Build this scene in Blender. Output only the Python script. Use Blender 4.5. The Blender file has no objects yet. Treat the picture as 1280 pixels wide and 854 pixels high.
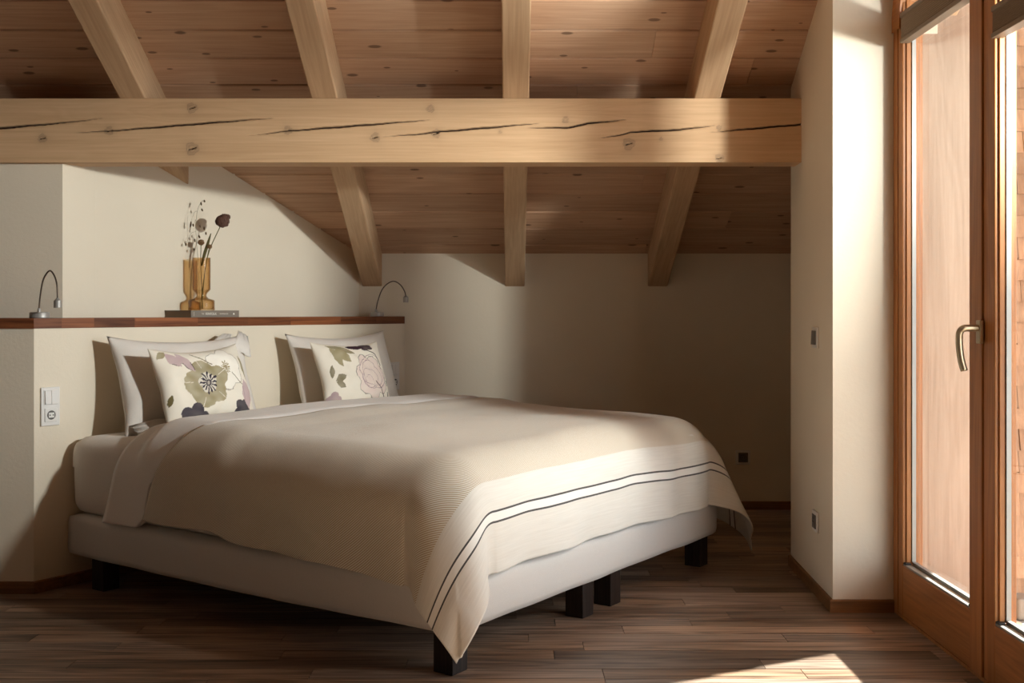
import bpy, bmesh, math, random
import numpy as np
from mathutils import Vector, Matrix, noise

random.seed(7)
S = bpy.context.scene
COL = S.collection
# ------------------------------------------------------------------ camera
cam_d = bpy.data.cameras.new('camera')
cam = bpy.data.objects.new('camera', cam_d)
COL.objects.link(cam)
cam.location = (0, 0, 1.1)
cam.rotation_euler = (math.pi / 2, 0, 0)
cam_d.sensor_width = 36
cam_d.lens = 36 * 1374 / 1280
cam_d.shift_y = -37 / 1280
cam_d.clip_start = 0.05
S.camera = cam
# ------------------------------------------------------------------ world, lights, exposure
W = bpy.data.worlds.new('sky')
S.world = W
W.use_nodes = True
bg = W.node_tree.nodes['Background']
bg.inputs[0].default_value = (0.95, 0.98, 1.04, 1)
bg.inputs[1].default_value = 7.0

SUN_E, SUN_D = 64.0, (-1.0, -0.53, -0.54)
sd = bpy.data.lights.new('sun', 'SUN')
sd.energy = SUN_E
sd.angle = math.radians(0.9)
sd.color = (1.0, 0.95, 0.88)
sun = bpy.data.objects.new('sun', sd)
COL.objects.link(sun)
sun.rotation_euler = Vector(SUN_D).to_track_quat('-Z', 'Y').to_euler()
sun.location = (6, 6, 5)

LAMP_P, LAMP_LOC, LAMP_AIM = 560.0, (2.1, 2.38, 1.86), (-1.5, 5.0, 1.75)
ld = bpy.data.lights.new('terrace_lamp', 'SPOT')
ld.energy = LAMP_P
ld.color = (1.0, 0.98, 0.95)
ld.shadow_soft_size = 0.075
ld.spot_size = math.radians(78)
ld.spot_blend = 1.0
lamp = bpy.data.objects.new('terrace_lamp', ld)
COL.objects.link(lamp)
lamp.location = LAMP_LOC
lamp.rotation_euler = (Vector(LAMP_AIM) - Vector(LAMP_LOC)).to_track_quat('-Z', 'Y').to_euler()

def portal(name, loc, rot, sx, sy):
    d = bpy.data.lights.new(name, 'AREA'); d.shape = 'RECTANGLE'; d.size = sx; d.size_y = sy
    d.cycles.is_portal = True
    o = bpy.data.objects.new(name, d); COL.objects.link(o); o.location = loc; o.rotation_euler = rot
portal('door_portal', (1.60, 3.27, 1.35), (0, math.pi / 2, 0), 2.5, 1.5)

vs = S.view_settings
vs.view_transform = 'Standard'
vs.look = 'None'
vs.exposure = -0.14
vs.gamma = 1.0
vs.use_curve_mapping = False
S.cycles.use_denoising = True
S.cycles.max_bounces = 10
S.cycles.diffuse_bounces = 8
S.cycles.transparent_max_bounces = 24
S.cycles.caustics_reflective = False
S.cycles.caustics_refractive = False
S.cycles.sample_clamp_indirect = 6

# ------------------------------------------------------------------ helpers
def tag(o, label=None, cat=None, group=None, kind=None):
    if label: o['label'] = label
    if cat: o['category'] = cat
    if group: o['group'] = group
    if kind: o['kind'] = kind
    return o

def mk(name, verts, faces, mat, parent=None, smooth=False, uv=None):
    me = bpy.data.meshes.new(name)
    me.from_pydata([tuple(v) for v in verts], [], faces)
    me.update()
    o = bpy.data.objects.new(name, me)
    COL.objects.link(o)
    if mat: me.materials.append(mat)
    if smooth:
        me.polygons.foreach_set('use_smooth', [True] * len(me.polygons))
    if uv is not None:
        l = me.uv_layers.new(name='UVMap')
        for lp in me.loops:
            l.data[lp.index].uv = uv[lp.vertex_index]
    if parent: o.parent = parent
    return o

def from_bm(name, bm, mat, parent=None, smooth=False):
    bmesh.ops.recalc_face_normals(bm, faces=bm.faces)
    me = bpy.data.meshes.new(name)
    bm.to_mesh(me)
    bm.free()
    o = bpy.data.objects.new(name, me)
    COL.objects.link(o)
    if mat: me.materials.append(mat)
    if smooth:
        me.polygons.foreach_set('use_smooth', [True] * len(me.polygons))
    if parent: o.parent = parent
    return o

def empty(name, loc=(0, 0, 0), rz=0.0):
    o = bpy.data.objects.new(name, None)
    COL.objects.link(o)
    o.location = loc
    o.rotation_euler = (0, 0, rz)
    o.empty_display_size = 0.1
    return o

def add_box(bm, lo, hi, bev=0.0, seg=2, M=None):
    r = bmesh.ops.create_cube(bm, size=1.0)
    vs_ = r['verts']
    c = [(a + b) / 2 for a, b in zip(lo, hi)]
    s = [b - a for a, b in zip(lo, hi)]
    for v in vs_:
        v.co = Vector((v.co.x * s[0] + c[0], v.co.y * s[1] + c[1], v.co.z * s[2] + c[2]))
    if bev > 0:
        es = list({e for v in vs_ for e in v.link_edges})
        rb = bmesh.ops.bevel(bm, geom=es, offset=bev, segments=seg, profile=0.5, affect='EDGES')
        vs_ = list({v for v in rb['verts']} | {v for v in vs_ if v.is_valid})
        vs_ = list({v for f in rb['faces'] for v in f.verts} | set(v for v in vs_ if v.is_valid))
    if M is not None:
        for v in vs_: v.co = M @ v.co
    return vs_

def box(name, lo, hi, mat, parent=None, bev=0.0, seg=2, smooth=False):
    bm = bmesh.new()
    add_box(bm, lo, hi, bev, seg)
    return from_bm(name, bm, mat, parent, smooth)

def prism(name, poly, z0, z1, mat, parent=None):
    """plan polygon extruded; z0/z1 number or function of (x, y)"""
    f0 = z0 if callable(z0) else (lambda x, y: z0)
    f1 = z1 if callable(z1) else (lambda x, y: z1)
    n = len(poly)
    v = [(x, y, f0(x, y)) for x, y in poly] + [(x, y, f1(x, y)) for x, y in poly]
    f = [tuple(range(n))[::-1], tuple(range(n, 2 * n))] + [(i, (i + 1) % n, n + (i + 1) % n, n + i) for i in range(n)]
    o = mk(name, v, f, mat, parent)
    bm = bmesh.new(); bm.from_mesh(o.data)
    bmesh.ops.recalc_face_normals(bm, faces=bm.faces)
    bm.to_mesh(o.data); bm.free()
    return o

def side_prism(name, poly, x0, x1, mat, parent=None):
    """polygon in (y, z) extruded along x"""
    n = len(poly)
    v = [(x0, y, z) for y, z in poly] + [(x1, y, z) for y, z in poly]
    f = [tuple(range(n)), tuple(range(n, 2 * n))[::-1]] + [(i, n + i, n + (i + 1) % n, (i + 1) % n) for i in range(n)]
    o = mk(name, v, f, mat, parent)
    bm = bmesh.new(); bm.from_mesh(o.data)
    bmesh.ops.triangulate(bm, faces=[g for g in bm.faces if len(g.verts) > 4])
    bmesh.ops.recalc_face_normals(bm, faces=bm.faces)
    bm.to_mesh(o.data); bm.free()
    return o

def tube_geo(pts, rad, n=10, cap=True):
    pts = [Vector(p) for p in pts]
    if not isinstance(rad, (list, tuple)): rad = [rad] * len(pts)
    V, F = [], []
    t0 = (pts[1] - pts[0]).normalized()
    up = Vector((0, 0, 1)) if abs(t0.z) < 0.9 else Vector((1, 0, 0))
    nrm = t0.cross(up).normalized()
    for i, p in enumerate(pts):
        t = (pts[min(i + 1, len(pts) - 1)] - pts[max(i - 1, 0)]).normalized()
        nrm = (nrm - t * nrm.dot(t)).normalized()
        b = t.cross(nrm)
        for k in range(n):
            a = 2 * math.pi * k / n
            V.append(p + (nrm * math.cos(a) + b * math.sin(a)) * rad[i])
    for i in range(len(pts) - 1):
        for k in range(n):
            F.append((i * n + k, i * n + (k + 1) % n, (i + 1) * n + (k + 1) % n, (i + 1) * n + k))
    if cap:
        F.append(tuple(range(n))[::-1])
        F.append(tuple(range((len(pts) - 1) * n, len(pts) * n)))
    return V, F

def tube(name, pts, rad, mat, parent=None, n=10):
    V, F = tube_geo(pts, rad, n)
    return mk(name, V, F, mat, parent, True)

def lathe(name, prof, mat, parent=None, n=40, loc=(0, 0, 0), close=False):
    V, F = [], []
    m = len(prof)
    for r, z in prof:
        for k in range(n):
            a = 2 * math.pi * k / n
            V.append((loc[0] + r * math.cos(a), loc[1] + r * math.sin(a), loc[2] + z))
    rng = m if close else m - 1
    for i in range(rng):
        j = (i + 1) % m
        for k in range(n):
            F.append((i * n + k, i * n + (k + 1) % n, j * n + (k + 1) % n, j * n + k))
    if not close:
        F.append(tuple(range(n))[::-1])
        F.append(tuple(range((m - 1) * n, m * n)))
    o = mk(name, V, F, mat, parent, True)
    e = o.modifiers.new('edge', 'EDGE_SPLIT'); e.split_angle = math.radians(40)
    return o

def catmull(pts, per=8):
    P = [Vector(p) for p in pts]
    P = [P[0] * 2 - P[1]] + P + [P[-1] * 2 - P[-2]]
    out = []
    for i in range(1, len(P) - 2):
        for k in range(per):
            t = k / per
            a, b, c, d = P[i - 1], P[i], P[i + 1], P[i + 2]
            out.append(0.5 * ((2 * b) + (c - a) * t + (2 * a - 5 * b + 4 * c - d) * t * t + (3 * b - a - 3 * c + d) * t ** 3))
    out.append(P[-2])
    return out

# ------------------------------------------------------------------ materials
def lin(c):
    return tuple((x / 255 / 12.92) if x / 255 <= 0.04045 else ((x / 255 + 0.055) / 1.055) ** 2.4 for x in c) + (1,)

class NT:
    def __init__(s, name):
        s.m = bpy.data.materials.new(name)
        s.m.use_nodes = True
        s.t = s.m.node_tree
        s.b = s.t.nodes['Principled BSDF']
        s.out = s.t.nodes['Material Output']
    def n(s, typ, **kw):
        nd = s.t.nodes.new(typ)
        for k, v in kw.items():
            if hasattr(nd, k): setattr(nd, k, v)
            else: nd.inputs[k.replace('_', ' ')].default_value = v
        return nd
    def l(s, a, b): s.t.links.new(a, b)
    def math(s, op, a, b=None, c=None):
        nd = s.t.nodes.new('ShaderNodeMath'); nd.operation = op
        for i, x in enumerate((a, b, c)):
            if x is None: continue
            if isinstance(x, (int, float)): nd.inputs[i].default_value = x
            else: s.l(x, nd.inputs[i])
        return nd.outputs[0]
    def ramp(s, fac, stops, interp='LINEAR'):
        nd = s.t.nodes.new('ShaderNodeValToRGB')
        cr = nd.color_ramp; cr.interpolation = interp
        while len(cr.elements) < len(stops): cr.elements.new(0.5)
        for e, (p, c) in zip(cr.elements, stops):
            e.position = p; e.color = c
        s.l(fac, nd.inputs[0])
        return nd.outputs[0]
    def mix(s, fac, a, b, blend='MIX'):
        nd = s.t.nodes.new('ShaderNodeMix'); nd.data_type = 'RGBA'; nd.blend_type = blend
        for i, x in ((0, fac), (6, a), (7, b)):
            if isinstance(x, (int, float)): nd.inputs[i].default_value = x
            elif isinstance(x, tuple): nd.inputs[i].default_value = x
            else: s.l(x, nd.inputs[i])
        return nd.outputs[2]
    def bump(s, h, strength=0.3, dist=0.002):
        nd = s.n('ShaderNodeBump'); nd.inputs['Strength'].default_value = strength
        nd.inputs['Distance'].default_value = dist
        s.l(h, nd.inputs['Height']); s.l(nd.outputs[0], s.b.inputs['Normal'])
    def coords(s, kind='Object', scale=(1, 1, 1), off=None):
        tc = s.n('ShaderNodeTexCoord')
        src = tc.outputs[kind]
        if off is not None:
            ad = s.n('ShaderNodeVectorMath'); ad.operation = 'ADD'
            s.l(src, ad.inputs[0]); s.l(off, ad.inputs[1]); src = ad.outputs[0]
        mp = s.n('ShaderNodeMapping'); mp.inputs['Scale'].default_value = scale
        s.l(src, mp.inputs['Vector'])
        return mp.outputs[0]
    def noise(s, vec, scale=5, detail=4, rough=0.55, dist=0.0):
        nd = s.n('ShaderNodeTexNoise')
        nd.inputs['Scale'].default_value = scale; nd.inputs['Detail'].default_value = detail
        nd.inputs['Roughness'].default_value = rough; nd.inputs['Distortion'].default_value = dist
        s.l(vec, nd.inputs['Vector'])
        return nd.outputs[0]

def plain(name, c, rough=0.6, metal=0.0, spec=0.5):
    t = NT(name)
    t.b.inputs['Base Color'].default_value = lin(c)
    t.b.inputs['Roughness'].default_value = rough
    t.b.inputs['Metallic'].default_value = metal
    t.b.inputs['Specular IOR Level'].default_value = spec
    return t.m

def wood(name, dark, light, axis=0, kind='Object', knots=0.5, knotc=(70, 50, 38), tone=False, tone_rng=(0.75, 1.2),
         rough=0.6, fine=1.0, spec=0.3, ring=0.5, knot_scale=1.0, grey=0.0):
    t = NT(name)
    off = None; tr = None
    if tone:
        at = t.n('ShaderNodeVertexColor'); at.layer_name = 'tone'
        sc = t.n('ShaderNodeVectorMath'); sc.operation = 'SCALE'; sc.inputs['Scale'].default_value = 23.0
        t.l(at.outputs['Color'], sc.inputs[0]); off = sc.outputs[0]
        sp = t.n('ShaderNodeSeparateColor'); t.l(at.outputs['Color'], sp.inputs[0]); tr = sp.outputs[0]
    def sc3(a, c):
        v = [c, c, c]; v[axis] = a
        return tuple(v)
    broad = t.noise(t.coords(kind, sc3(0.8, 9), off), 1.0, 3, 0.5, 1.2 * ring)
    # growth rings: sine of the broad field
    rings = t.math('SINE', t.math('MULTIPLY', broad, 46.0))
    rings = t.math('MULTIPLY_ADD', rings, 0.5, 0.5)
    streak = t.noise(t.coords(kind, sc3(2.5, 110 * fine), off), 1.0, 4, 0.6)
    f = t.math('ADD', t.math('MULTIPLY', rings, 0.30 * ring), t.math('MULTIPLY', streak, 0.75))
    f = t.math('ADD', f, t.math('MULTIPLY', broad, 0.35))
    f = t.math('SUBTRACT', f, 0.30)
    col = t.ramp(f, [(0.15, lin(dark)), (0.75, lin(light))])
    if knots > 0:
        kc = t.coords(kind, sc3(2.3 * knot_scale, 6.0 * knot_scale), off)
        nz = t.noise(t.coords(kind, sc3(12, 16), off), 1.0, 2)
        vo = t.n('ShaderNodeTexVoronoi'); vo.feature = 'F1'
        vo.voronoi_dimensions = '2D' if kind == 'UV' else '3D'
        vo.inputs['Scale'].default_value = 1.0
        t.l(kc, vo.inputs['Vector'])
        spk = t.n('ShaderNodeSeparateColor'); t.l(vo.outputs['Color'], spk.inputs[0])
        gate = t.math('LESS_THAN', spk.outputs[0], knots)
        size = t.math('MULTIPLY_ADD', spk.outputs[1], 0.075, 0.035)
        d = t.math('DIVIDE', t.math('ADD', vo.outputs['Distance'], t.math('MULTIPLY', t.math('SUBTRACT', nz, 0.5), 0.05)), size)
        k = t.n('ShaderNodeMapRange'); k.inputs[1].default_value = 0.75; k.inputs[2].default_value = 1.15
        k.inputs[3].default_value = 1.0; k.inputs[4].default_value = 0.0
        t.l(d, k.inputs[0])
        kf = t.math('MULTIPLY', t.math('MULTIPLY', k.outputs[0], gate), 0.75)
        col = t.mix(kf, col, lin(knotc))
    if tone:
        br = t.math('MULTIPLY_ADD', tr, tone_rng[1] - tone_rng[0], tone_rng[0])
        cc = t.n('ShaderNodeCombineColor')
        for i in range(3): t.l(br, cc.inputs[i])
        col = t.mix(1.0, col, cc.outputs[0], 'MULTIPLY')
        if grey:      # some boards weathered to grey
            hs = t.n('ShaderNodeHueSaturation'); hs.inputs['Saturation'].default_value = 0.35
            t.l(col, hs.inputs['Color'])
            col = t.mix(t.math('MULTIPLY', sp.outputs[1], grey), col, hs.outputs[0])
    t.l(col, t.b.inputs['Base Color'])
    t.b.inputs['Roughness'].default_value = rough
    t.b.inputs['Specular IOR Level'].default_value = spec
    t.bump(streak, 0.25, 0.0015)
    return t.m

def plaster(name, c, scale=60.0, strength=0.22, dist=0.004):
    t = NT(name)
    v = t.coords('Object')
    n1 = t.noise(v, scale, 5, 0.65)
    n2 = t.noise(v, 2.0, 3, 0.5)
    c0 = lin(c); c1 = tuple(x * 0.94 for x in c0[:3]) + (1,)
    t.l(t.ramp(n2, [(0.3, c1), (0.7, c0)]), t.b.inputs['Base Color'])
    t.b.inputs['Roughness'].default_value = 0.9
    t.b.inputs['Specular IOR Level'].default_value = 0.15
    t.bump(n1, strength, dist)
    return t.m

def fabric(name, c, scale=420.0, rough=0.9, strength=0.25, wr=0.5):
    t = NT(name)
    v = t.coords('Object')
    n1 = t.noise(v, scale, 2, 0.5)
    n2 = t.noise(v, 7.0, 4, 0.55)
    c0 = lin(c); c1 = tuple(x * 0.9 for x in c0[:3]) + (1,)
    t.l(t.ramp(n1, [(0.3, c1), (0.65, c0)]), t.b.inputs['Base Color'])
    t.b.inputs['Roughness'].default_value = rough
    t.b.inputs['Specular IOR Level'].default_value = 0.1
    t.b.inputs['Sheen Weight'].default_value = 0.15
    h = t.math('ADD', t.math('MULTIPLY', n1, 0.12), t.math('MULTIPLY', n2, wr * 3.0))
    t.bump(h, strength, 0.004)
    return t.m

def glass(name, tint, ior=1.45, gloss_rough=0.0, edge=None):
    t = NT(name)
    t.t.nodes.remove(t.b)
    tr = t.n('ShaderNodeBsdfTransparent'); tr.inputs[0].default_value = tint
    gl = t.n('ShaderNodeBsdfGlossy'); gl.inputs['Roughness'].default_value = gloss_rough
    lw = t.n('ShaderNodeLayerWeight'); lw.inputs['Blend'].default_value = 0.5
    r0 = ((ior - 1) / (ior + 1)) ** 2
    if edge:      # more glass to look through at the rim
        t.l(t.mix(t.math('POWER', lw.outputs['Facing'], 2.2), tint, edge), tr.inputs[0])
    fr = t.math('MULTIPLY_ADD', t.math('POWER', lw.outputs['Facing'], 5.0), 1 - r0, r0)
    mx = t.n('ShaderNodeMixShader')
    t.l(fr, mx.inputs[0]); t.l(tr.outputs[0], mx.inputs[1]); t.l(gl.outputs[0], mx.inputs[2])
    t.l(mx.outputs[0], t.out.inputs['Surface'])
    return t.m

M = {}
M['plaster'] = plaster('cream_plaster', (230, 220, 201))
M['ceil'] = wood('whitewashed_planks', (184, 148, 120), (218, 184, 154), 0, 'UV', knots=0.5, knotc=(92, 66, 50), tone=True, tone_rng=(0.88, 1.08), rough=0.65, knot_scale=1.7, ring=0.35)
M['beam'] = wood('whitewashed_beam', (190, 154, 118), (218, 184, 146), 0, 'Object', knots=0.0, rough=0.65, fine=0.8)
M['rafter'] = wood('whitewashed_rafter', (182, 150, 117), (214, 182, 147), 1, 'Object', knots=0.30, knotc=(120, 92, 70), rough=0.65)
M['boarding'] = plaster('grey_beige_plaster', (202, 194, 182))
M['floor'] = wood('old_oak_floor', (84, 64, 50), (206, 172, 142), 0, 'Object', knots=0.12, knotc=(25, 16, 12), tone=True, tone_rng=(0.52, 1.38), rough=0.36, spec=0.45, fine=0.8, grey=0.45)
M['skirt'] = wood('oak_skirting', (110, 76, 46), (160, 116, 74), 0, 'Object', knots=0.0, rough=0.5)
M['shelf'] = wood('dark_oak_shelf', (92, 50, 28), (160, 100, 62), 0, 'UV', knots=0.15, knotc=(45, 22, 12), tone=True, tone_rng=(0.6, 1.3), rough=0.5)
M['larch'] = wood('stained_larch', (146, 92, 46), (194, 130, 72), 2, 'Object', knots=0.3, knotc=(84, 42, 18), rough=0.45, spec=0.4)
M['panel'] = wood('outdoor_larch_board', (150, 126, 108), (184, 162, 144), 2, 'Object', knots=0.25, knotc=(150, 96, 60), rough=0.7)
M['shingle'] = wood('larch_shingle', (146, 112, 88), (184, 148, 120), 2, 'Object', knots=0.0, tone=True, tone_rng=(0.7, 1.15), rough=0.8)
M['leg'] = wood('dark_leg_wood', (28, 20, 16), (60, 45, 38), 2, 'Object', knots=0.0, rough=0.5)
M['base'] = fabric('taupe_upholstery', (214, 210, 205), 500, wr=0.25)
M['sheet'] = fabric('white_cotton', (232, 226, 218), 600, wr=0.9, strength=0.35)
M['duvet'] = fabric('white_duvet_cotton', (242, 239, 235), 600, wr=0.9, strength=0.35)
M['steel'] = plain('brushed_metal', (168, 165, 160), 0.45, 0.35)
M['steel_dark'] = plain('dark_gooseneck', (96, 84, 72), 0.4, 0.4)
M['white_plastic'] = plain('white_plastic', (226, 224, 220), 0.4)
M['grey_plastic'] = plain('grey_plastic', (108, 104, 100), 0.45)
M['dark_plastic'] = plain('dark_plastic', (40, 38, 38), 0.5)
M['recess'] = plain('socket_recess', (92, 90, 88), 0.5)
M['blind'] = fabric('taupe_blind_fabric', (140, 120, 100), 300, wr=0.0)
M['blind_rail'] = plain('taupe_blind_rail', (120, 102, 84), 0.5)
M['brass'] = plain('champagne_metal', (186, 170, 142), 0.32, 0.85)
M['spacer'] = plain('aluminium_spacer', (150, 150, 146), 0.4, 0.3)
M['seal'] = plain('black_seal', (30, 28, 27), 0.6)
M['pane'] = glass('window_glass', (0.93, 0.95, 0.94, 1), 1.35)
M['amber'] = glass('amber_glass', (0.95, 0.85, 0.70, 1), 1.5, 0.0, (0.42, 0.24, 0.10, 1))
M['deck'] = plaster('grey_terrace_slab', (150, 148, 144), 40)
M['stone'] = plaster('grey_stone', (140, 130, 120), 50, 0.5)
M['stem'] = plain('dry_green_stem', (104, 98, 52), 0.7)
M['leaf'] = plain('dry_olive_leaf', (96, 90, 50), 0.7)
M['sprig'] = plain('dry_brown_spikelet', (84, 66, 38), 0.8)
M['flower'] = plain('dry_purple_brown_flower', (100, 70, 58), 0.9)
M['bud'] = plain('dry_tan_bud', (138, 106, 72), 0.9)
M['cover'] = plain('grey_book_cover', (128, 118, 106), 0.6)
M['paper'] = plain('book_paper', (150, 134, 116), 0.9)
M['ink'] = plain('white_print', (232, 226, 214), 0.7)

def vcol_mat(name, layer, rough=0.9, bump_scale=500, mixin=None):
    t = NT(name)
    at = t.n('ShaderNodeVertexColor'); at.layer_name = layer
    t.l(at.outputs['Color'], t.b.inputs['Base Color'])
    t.b.inputs['Roughness'].default_value = rough
    t.b.inputs['Specular IOR Level'].default_value = 0.15
    v = t.coords('Object')
    h = t.math('ADD', t.math('MULTIPLY', t.noise(v, bump_scale, 2), 0.15), t.math('MULTIPLY', t.noise(v, 9, 4), 1.6))
    t.bump(h, 0.3, 0.004)
    return t.m
M['floral'] = vcol_mat('floral_print_linen', 'print')

def beam_material():
    """whitewashed beam front: grain from nodes, knots and open cracks from the mesh attribute"""
    t = NT('whitewashed_beam_front')
    at = t.n('ShaderNodeVertexColor'); at.layer_name = 'marks'
    sp = t.n('ShaderNodeSeparateColor'); t.l(at.outputs['Color'], sp.inputs[0])
    broad = t.noise(t.coords('Object', (0.9, 10, 10)), 1.0, 3, 0.5, 0.8)
    rings = t.math('MULTIPLY_ADD', t.math('SINE', t.math('MULTIPLY', broad, 60.0)), 0.5, 0.5)
    streak = t.noise(t.coords('Object', (2.0, 90, 90)), 1.0, 4, 0.6)
    f = t.math('ADD', t.math('MULTIPLY', rings, 0.10), t.math('MULTIPLY', streak, 0.85))
    f = t.math('SUBTRACT', t.math('ADD', f, t.math('MULTIPLY', broad, 0.3)), 0.28)
    col = t.ramp(f, [(0.1, lin((196, 160, 122))), (0.8, lin((222, 188, 149)))])
    col = t.mix(t.math('MULTIPLY', sp.outputs[1], 0.8), col, lin((112, 92, 74)))
    col = t.mix(sp.outputs[0], col, lin((44, 28, 18)))
    t.l(col, t.b.inputs['Base Color'])
    t.b.inputs['Roughness'].default_value = 0.65
    t.b.inputs['Specular IOR Level'].default_value = 0.25
    t.bump(streak, 0.2, 0.0015)
    return t.m
M['beam_front'] = beam_material()

def blanket_material():
    t = NT('beige_twill_blanket')
    tc = t.n('ShaderNodeTexCoord')
    sp = t.n('ShaderNodeSeparateXYZ'); t.l(tc.outputs['UV'], sp.inputs[0])
    u, v = sp.outputs[0], sp.outputs[1]
    # twill ridges
    diag = t.math('ADD', t.math('MULTIPLY', u, 800.0), t.math('MULTIPLY', v, 640.0))
    s = t.math('MULTIPLY_ADD', t.math('SINE', diag), 0.5, 0.5)
    weave = t.noise(t.coords('UV', (900, 900, 1)), 1.0, 2)
    slub = t.noise(t.coords('UV', (6, 160, 1)), 1.0, 3)
    body = t.ramp(s, [(0.12, lin((182, 161, 131))), (0.58, lin((230, 225, 213)))])
    cream = t.ramp(t.math('ADD', t.math('MULTIPLY', slub, 0.6), t.math('MULTIPLY', weave, 0.4)), [(0.3, lin((216, 212, 203))), (0.7, lin((231, 228, 220)))])
    white = lin((238, 236, 230))
    def band(a, b):
        return t.math('MULTIPLY', t.math('GREATER_THAN', v, a), t.math('LESS_THAN', v, b))
    plainz = t.math('LESS_THAN', v, 0.285)
    col = t.mix(plainz, body, cream)
    col = t.mix(band(0.158, 0.186), col, white)
    col = t.mix(t.math('MULTIPLY', t.math('MAXIMUM', band(0.152, 0.1585), band(0.1855, 0.192)), 0.92), col, lin((46, 46, 48)))
    t.l(col, t.b.inputs['Base Color'])
    t.b.inputs['Roughness'].default_value = 0.95
    t.b.inputs['Specular IOR Level'].default_value = 0.08
    t.b.inputs['Sheen Weight'].default_value = 0.2
    inv = t.math('SUBTRACT', 1.0, plainz)
    h = t.math('ADD', t.math('MULTIPLY', t.math('MULTIPLY', s, inv), 1.0), t.math('MULTIPLY', weave, 0.35))
    h = t.math('ADD', h, t.math('MULTIPLY', t.noise(t.coords('UV', (9, 9, 1)), 1.0, 3), 1.4))
    t.bump(h, 0.35, 0.0022)
    return t.m
M['blanket'] = blanket_material()

def set_tone(o, per_face):
    me = o.data
    a = me.color_attributes.new('tone', 'FLOAT_COLOR', 'CORNER')
    for p, c in zip(me.polygons, per_face):
        for li in p.loop_indices: a.data[li].color = c

# ------------------------------------------------------------------ layout numbers (metres)
BACK = 6.12
SL = 0.4767
def ceil_z(x, y): return 1.425 + SL * (BACK - y)
RIDGE = 1.0
WX, WY = 0.5736, 0.8192            # along the headboard wall
NX, NY = 0.8192, -0.5736           # out of the headboard wall, into the room
C = (-1.87, 4.30)                  # corner of the headboard wall
def wallpt(s, d, z): return Vector((C[0] + WX * s + NX * d, C[1] + WY * s + NY * d, z))

# ------------------------------------------------------------------ floor
def floor():
    V, F, T = [], [], []
    y = -2.5
    while y < BACK:
        w = 0.092
        x = -3.35 - random.random() * 0.8
        while x < 1.8:
            L = random.uniform(0.35, 1.25)
            g = 0.0011
            a, b = max(x + g, -3.35), min(x + L - g, 1.8)
            y0, y1 = y + g, min(y + w - g, BACK + 0.02)
            if b > a + 0.01:
                i = len(V)
                zz = random.uniform(-0.0008, 0)
                for q in ((a, y0), (b, y0), (b, y1), (a, y1)):
                    V.append((q[0], q[1], zz))
                for q in ((a, y0), (b, y0), (b, y1), (a, y1)):
                    V.append((q[0], q[1], -0.02))
                c = (random.random(), random.random(), random.random(), 1)
                for f in ((0, 1, 2, 3), (0, 4, 5, 1), (1, 5, 6, 2), (2, 6, 7, 3), (3, 7, 4, 0)):
                    F.append(tuple(i + k for k in f)); T.append(c)
            x += L
        y += w
    i = len(V)
    V += [(-3.4, -2.6, -0.012), (1.8, -2.6, -0.012), (1.8, BACK + .1, -0.012), (-3.4, BACK + .1, -0.012)]
    F.append((i, i + 1, i + 2, i + 3)); T.append((0, 0, 0, 1))
    o = mk('floor', V, F, M['floor'])
    set_tone(o, T)
    tag(o, kind='structure')
floor()

# ------------------------------------------------------------------ walls
def wall(name, poly, z0, z1):
    return tag(prism(name, poly, z0, z1, M['plaster']), kind='structure')
top = lambda x, y: ceil_z(x, y) + 0.04
wall('wall_back', [(-1.0, BACK), (1.86, BACK), (1.86, BACK + 0.15), (-1.0, BACK + 0.15)], 0, lambda x, y: 1.5)
wall('wall_left', [(-3.3, 4.60), (-1.881, 4.60), (-1.807, 4.756), (-1.636, 5.0), (-3.3, 5.0)], 0, 1.965)
wall('wall_upper_back', [(-3.3, 5.0), (-1.636, 5.0), (-0.852, BACK), (-0.852, BACK + .1), (-3.3, BACK + .1)], 0, top)
wall('wall_headboard', [(-3.3, 4.30), C, (-0.596, BACK), (-0.852, BACK), (-1.807, 4.756), (-1.881, 4.60), (-3.3, 4.60)], 0, 1.035)
wall('wall_pillar', [(1.176, 4.03), (1.50, 4.03), (1.50, 4.16), (2.12, 4.16), (2.12, 4.77), (1.21, 4.77)], 0, top)
wall('wall_alcove', [(1.70, 4.77), (1.86, 4.77), (1.86, BACK), (1.70, BACK)], 0, top)
# right wall: window opening behind the camera, arched double door ahead
ARC_C, ARC_A, ARC_B, ARC_Z = 3.27, 0.70, 0.46, 2.12
D0, D1 = 2.51, 4.03
def cz(y): return (ceil_z(0, y) if y > RIDGE else ceil_z(0, RIDGE) - SL * (RIDGE - y)) + 0.04
arc = [(ARC_C + (ARC_A + 0.06) * math.cos(a), ARC_Z + (ARC_B + 0.06) * math.sin(a)) for a in [math.pi * k / 24 for k in range(25)]]
tops = [(y, cz(y)) for y, z in arc]
V, F = [], []
for (y, z), (_, zt) in zip(arc, tops):
    V += [(1.40, y, z), (1.40, y, zt), (1.56, y, z), (1.56, y, zt)]
for i in range(len(arc) - 1):
    a, b = 4 * i, 4 * (i + 1)
    F += [(a, b, b + 1, a + 1), (a + 2, a + 3, b + 3, b + 2), (a, a + 2, b + 2, b), (a + 1, b + 1, b + 3, a + 3)]
tag(mk('wall_right_arch', V, F, M['plaster']), kind='structure')
tag(side_prism('wall_right', [(-2.5, 0), (2.51, 0), (2.51, cz(2.51)), (RIDGE, cz(RIDGE)), (-2.5, cz(-2.5))], 1.40, 1.56, M['plaster']), kind='structure')
# left gable and rear wall
tag(side_prism('wall_left_side', [(-2.6, 0), (BACK + .1, 0), (BACK + .1, cz(BACK + .1)), (RIDGE, cz(RIDGE)), (-2.6, cz(-2.6))], -3.45, -3.3, M['boarding']), kind='structure')
tag(box('wall_rear', (-3.3, -2.6, 0), (1.4, -2.5, 2.3), M['boarding']), kind='structure')

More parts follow.
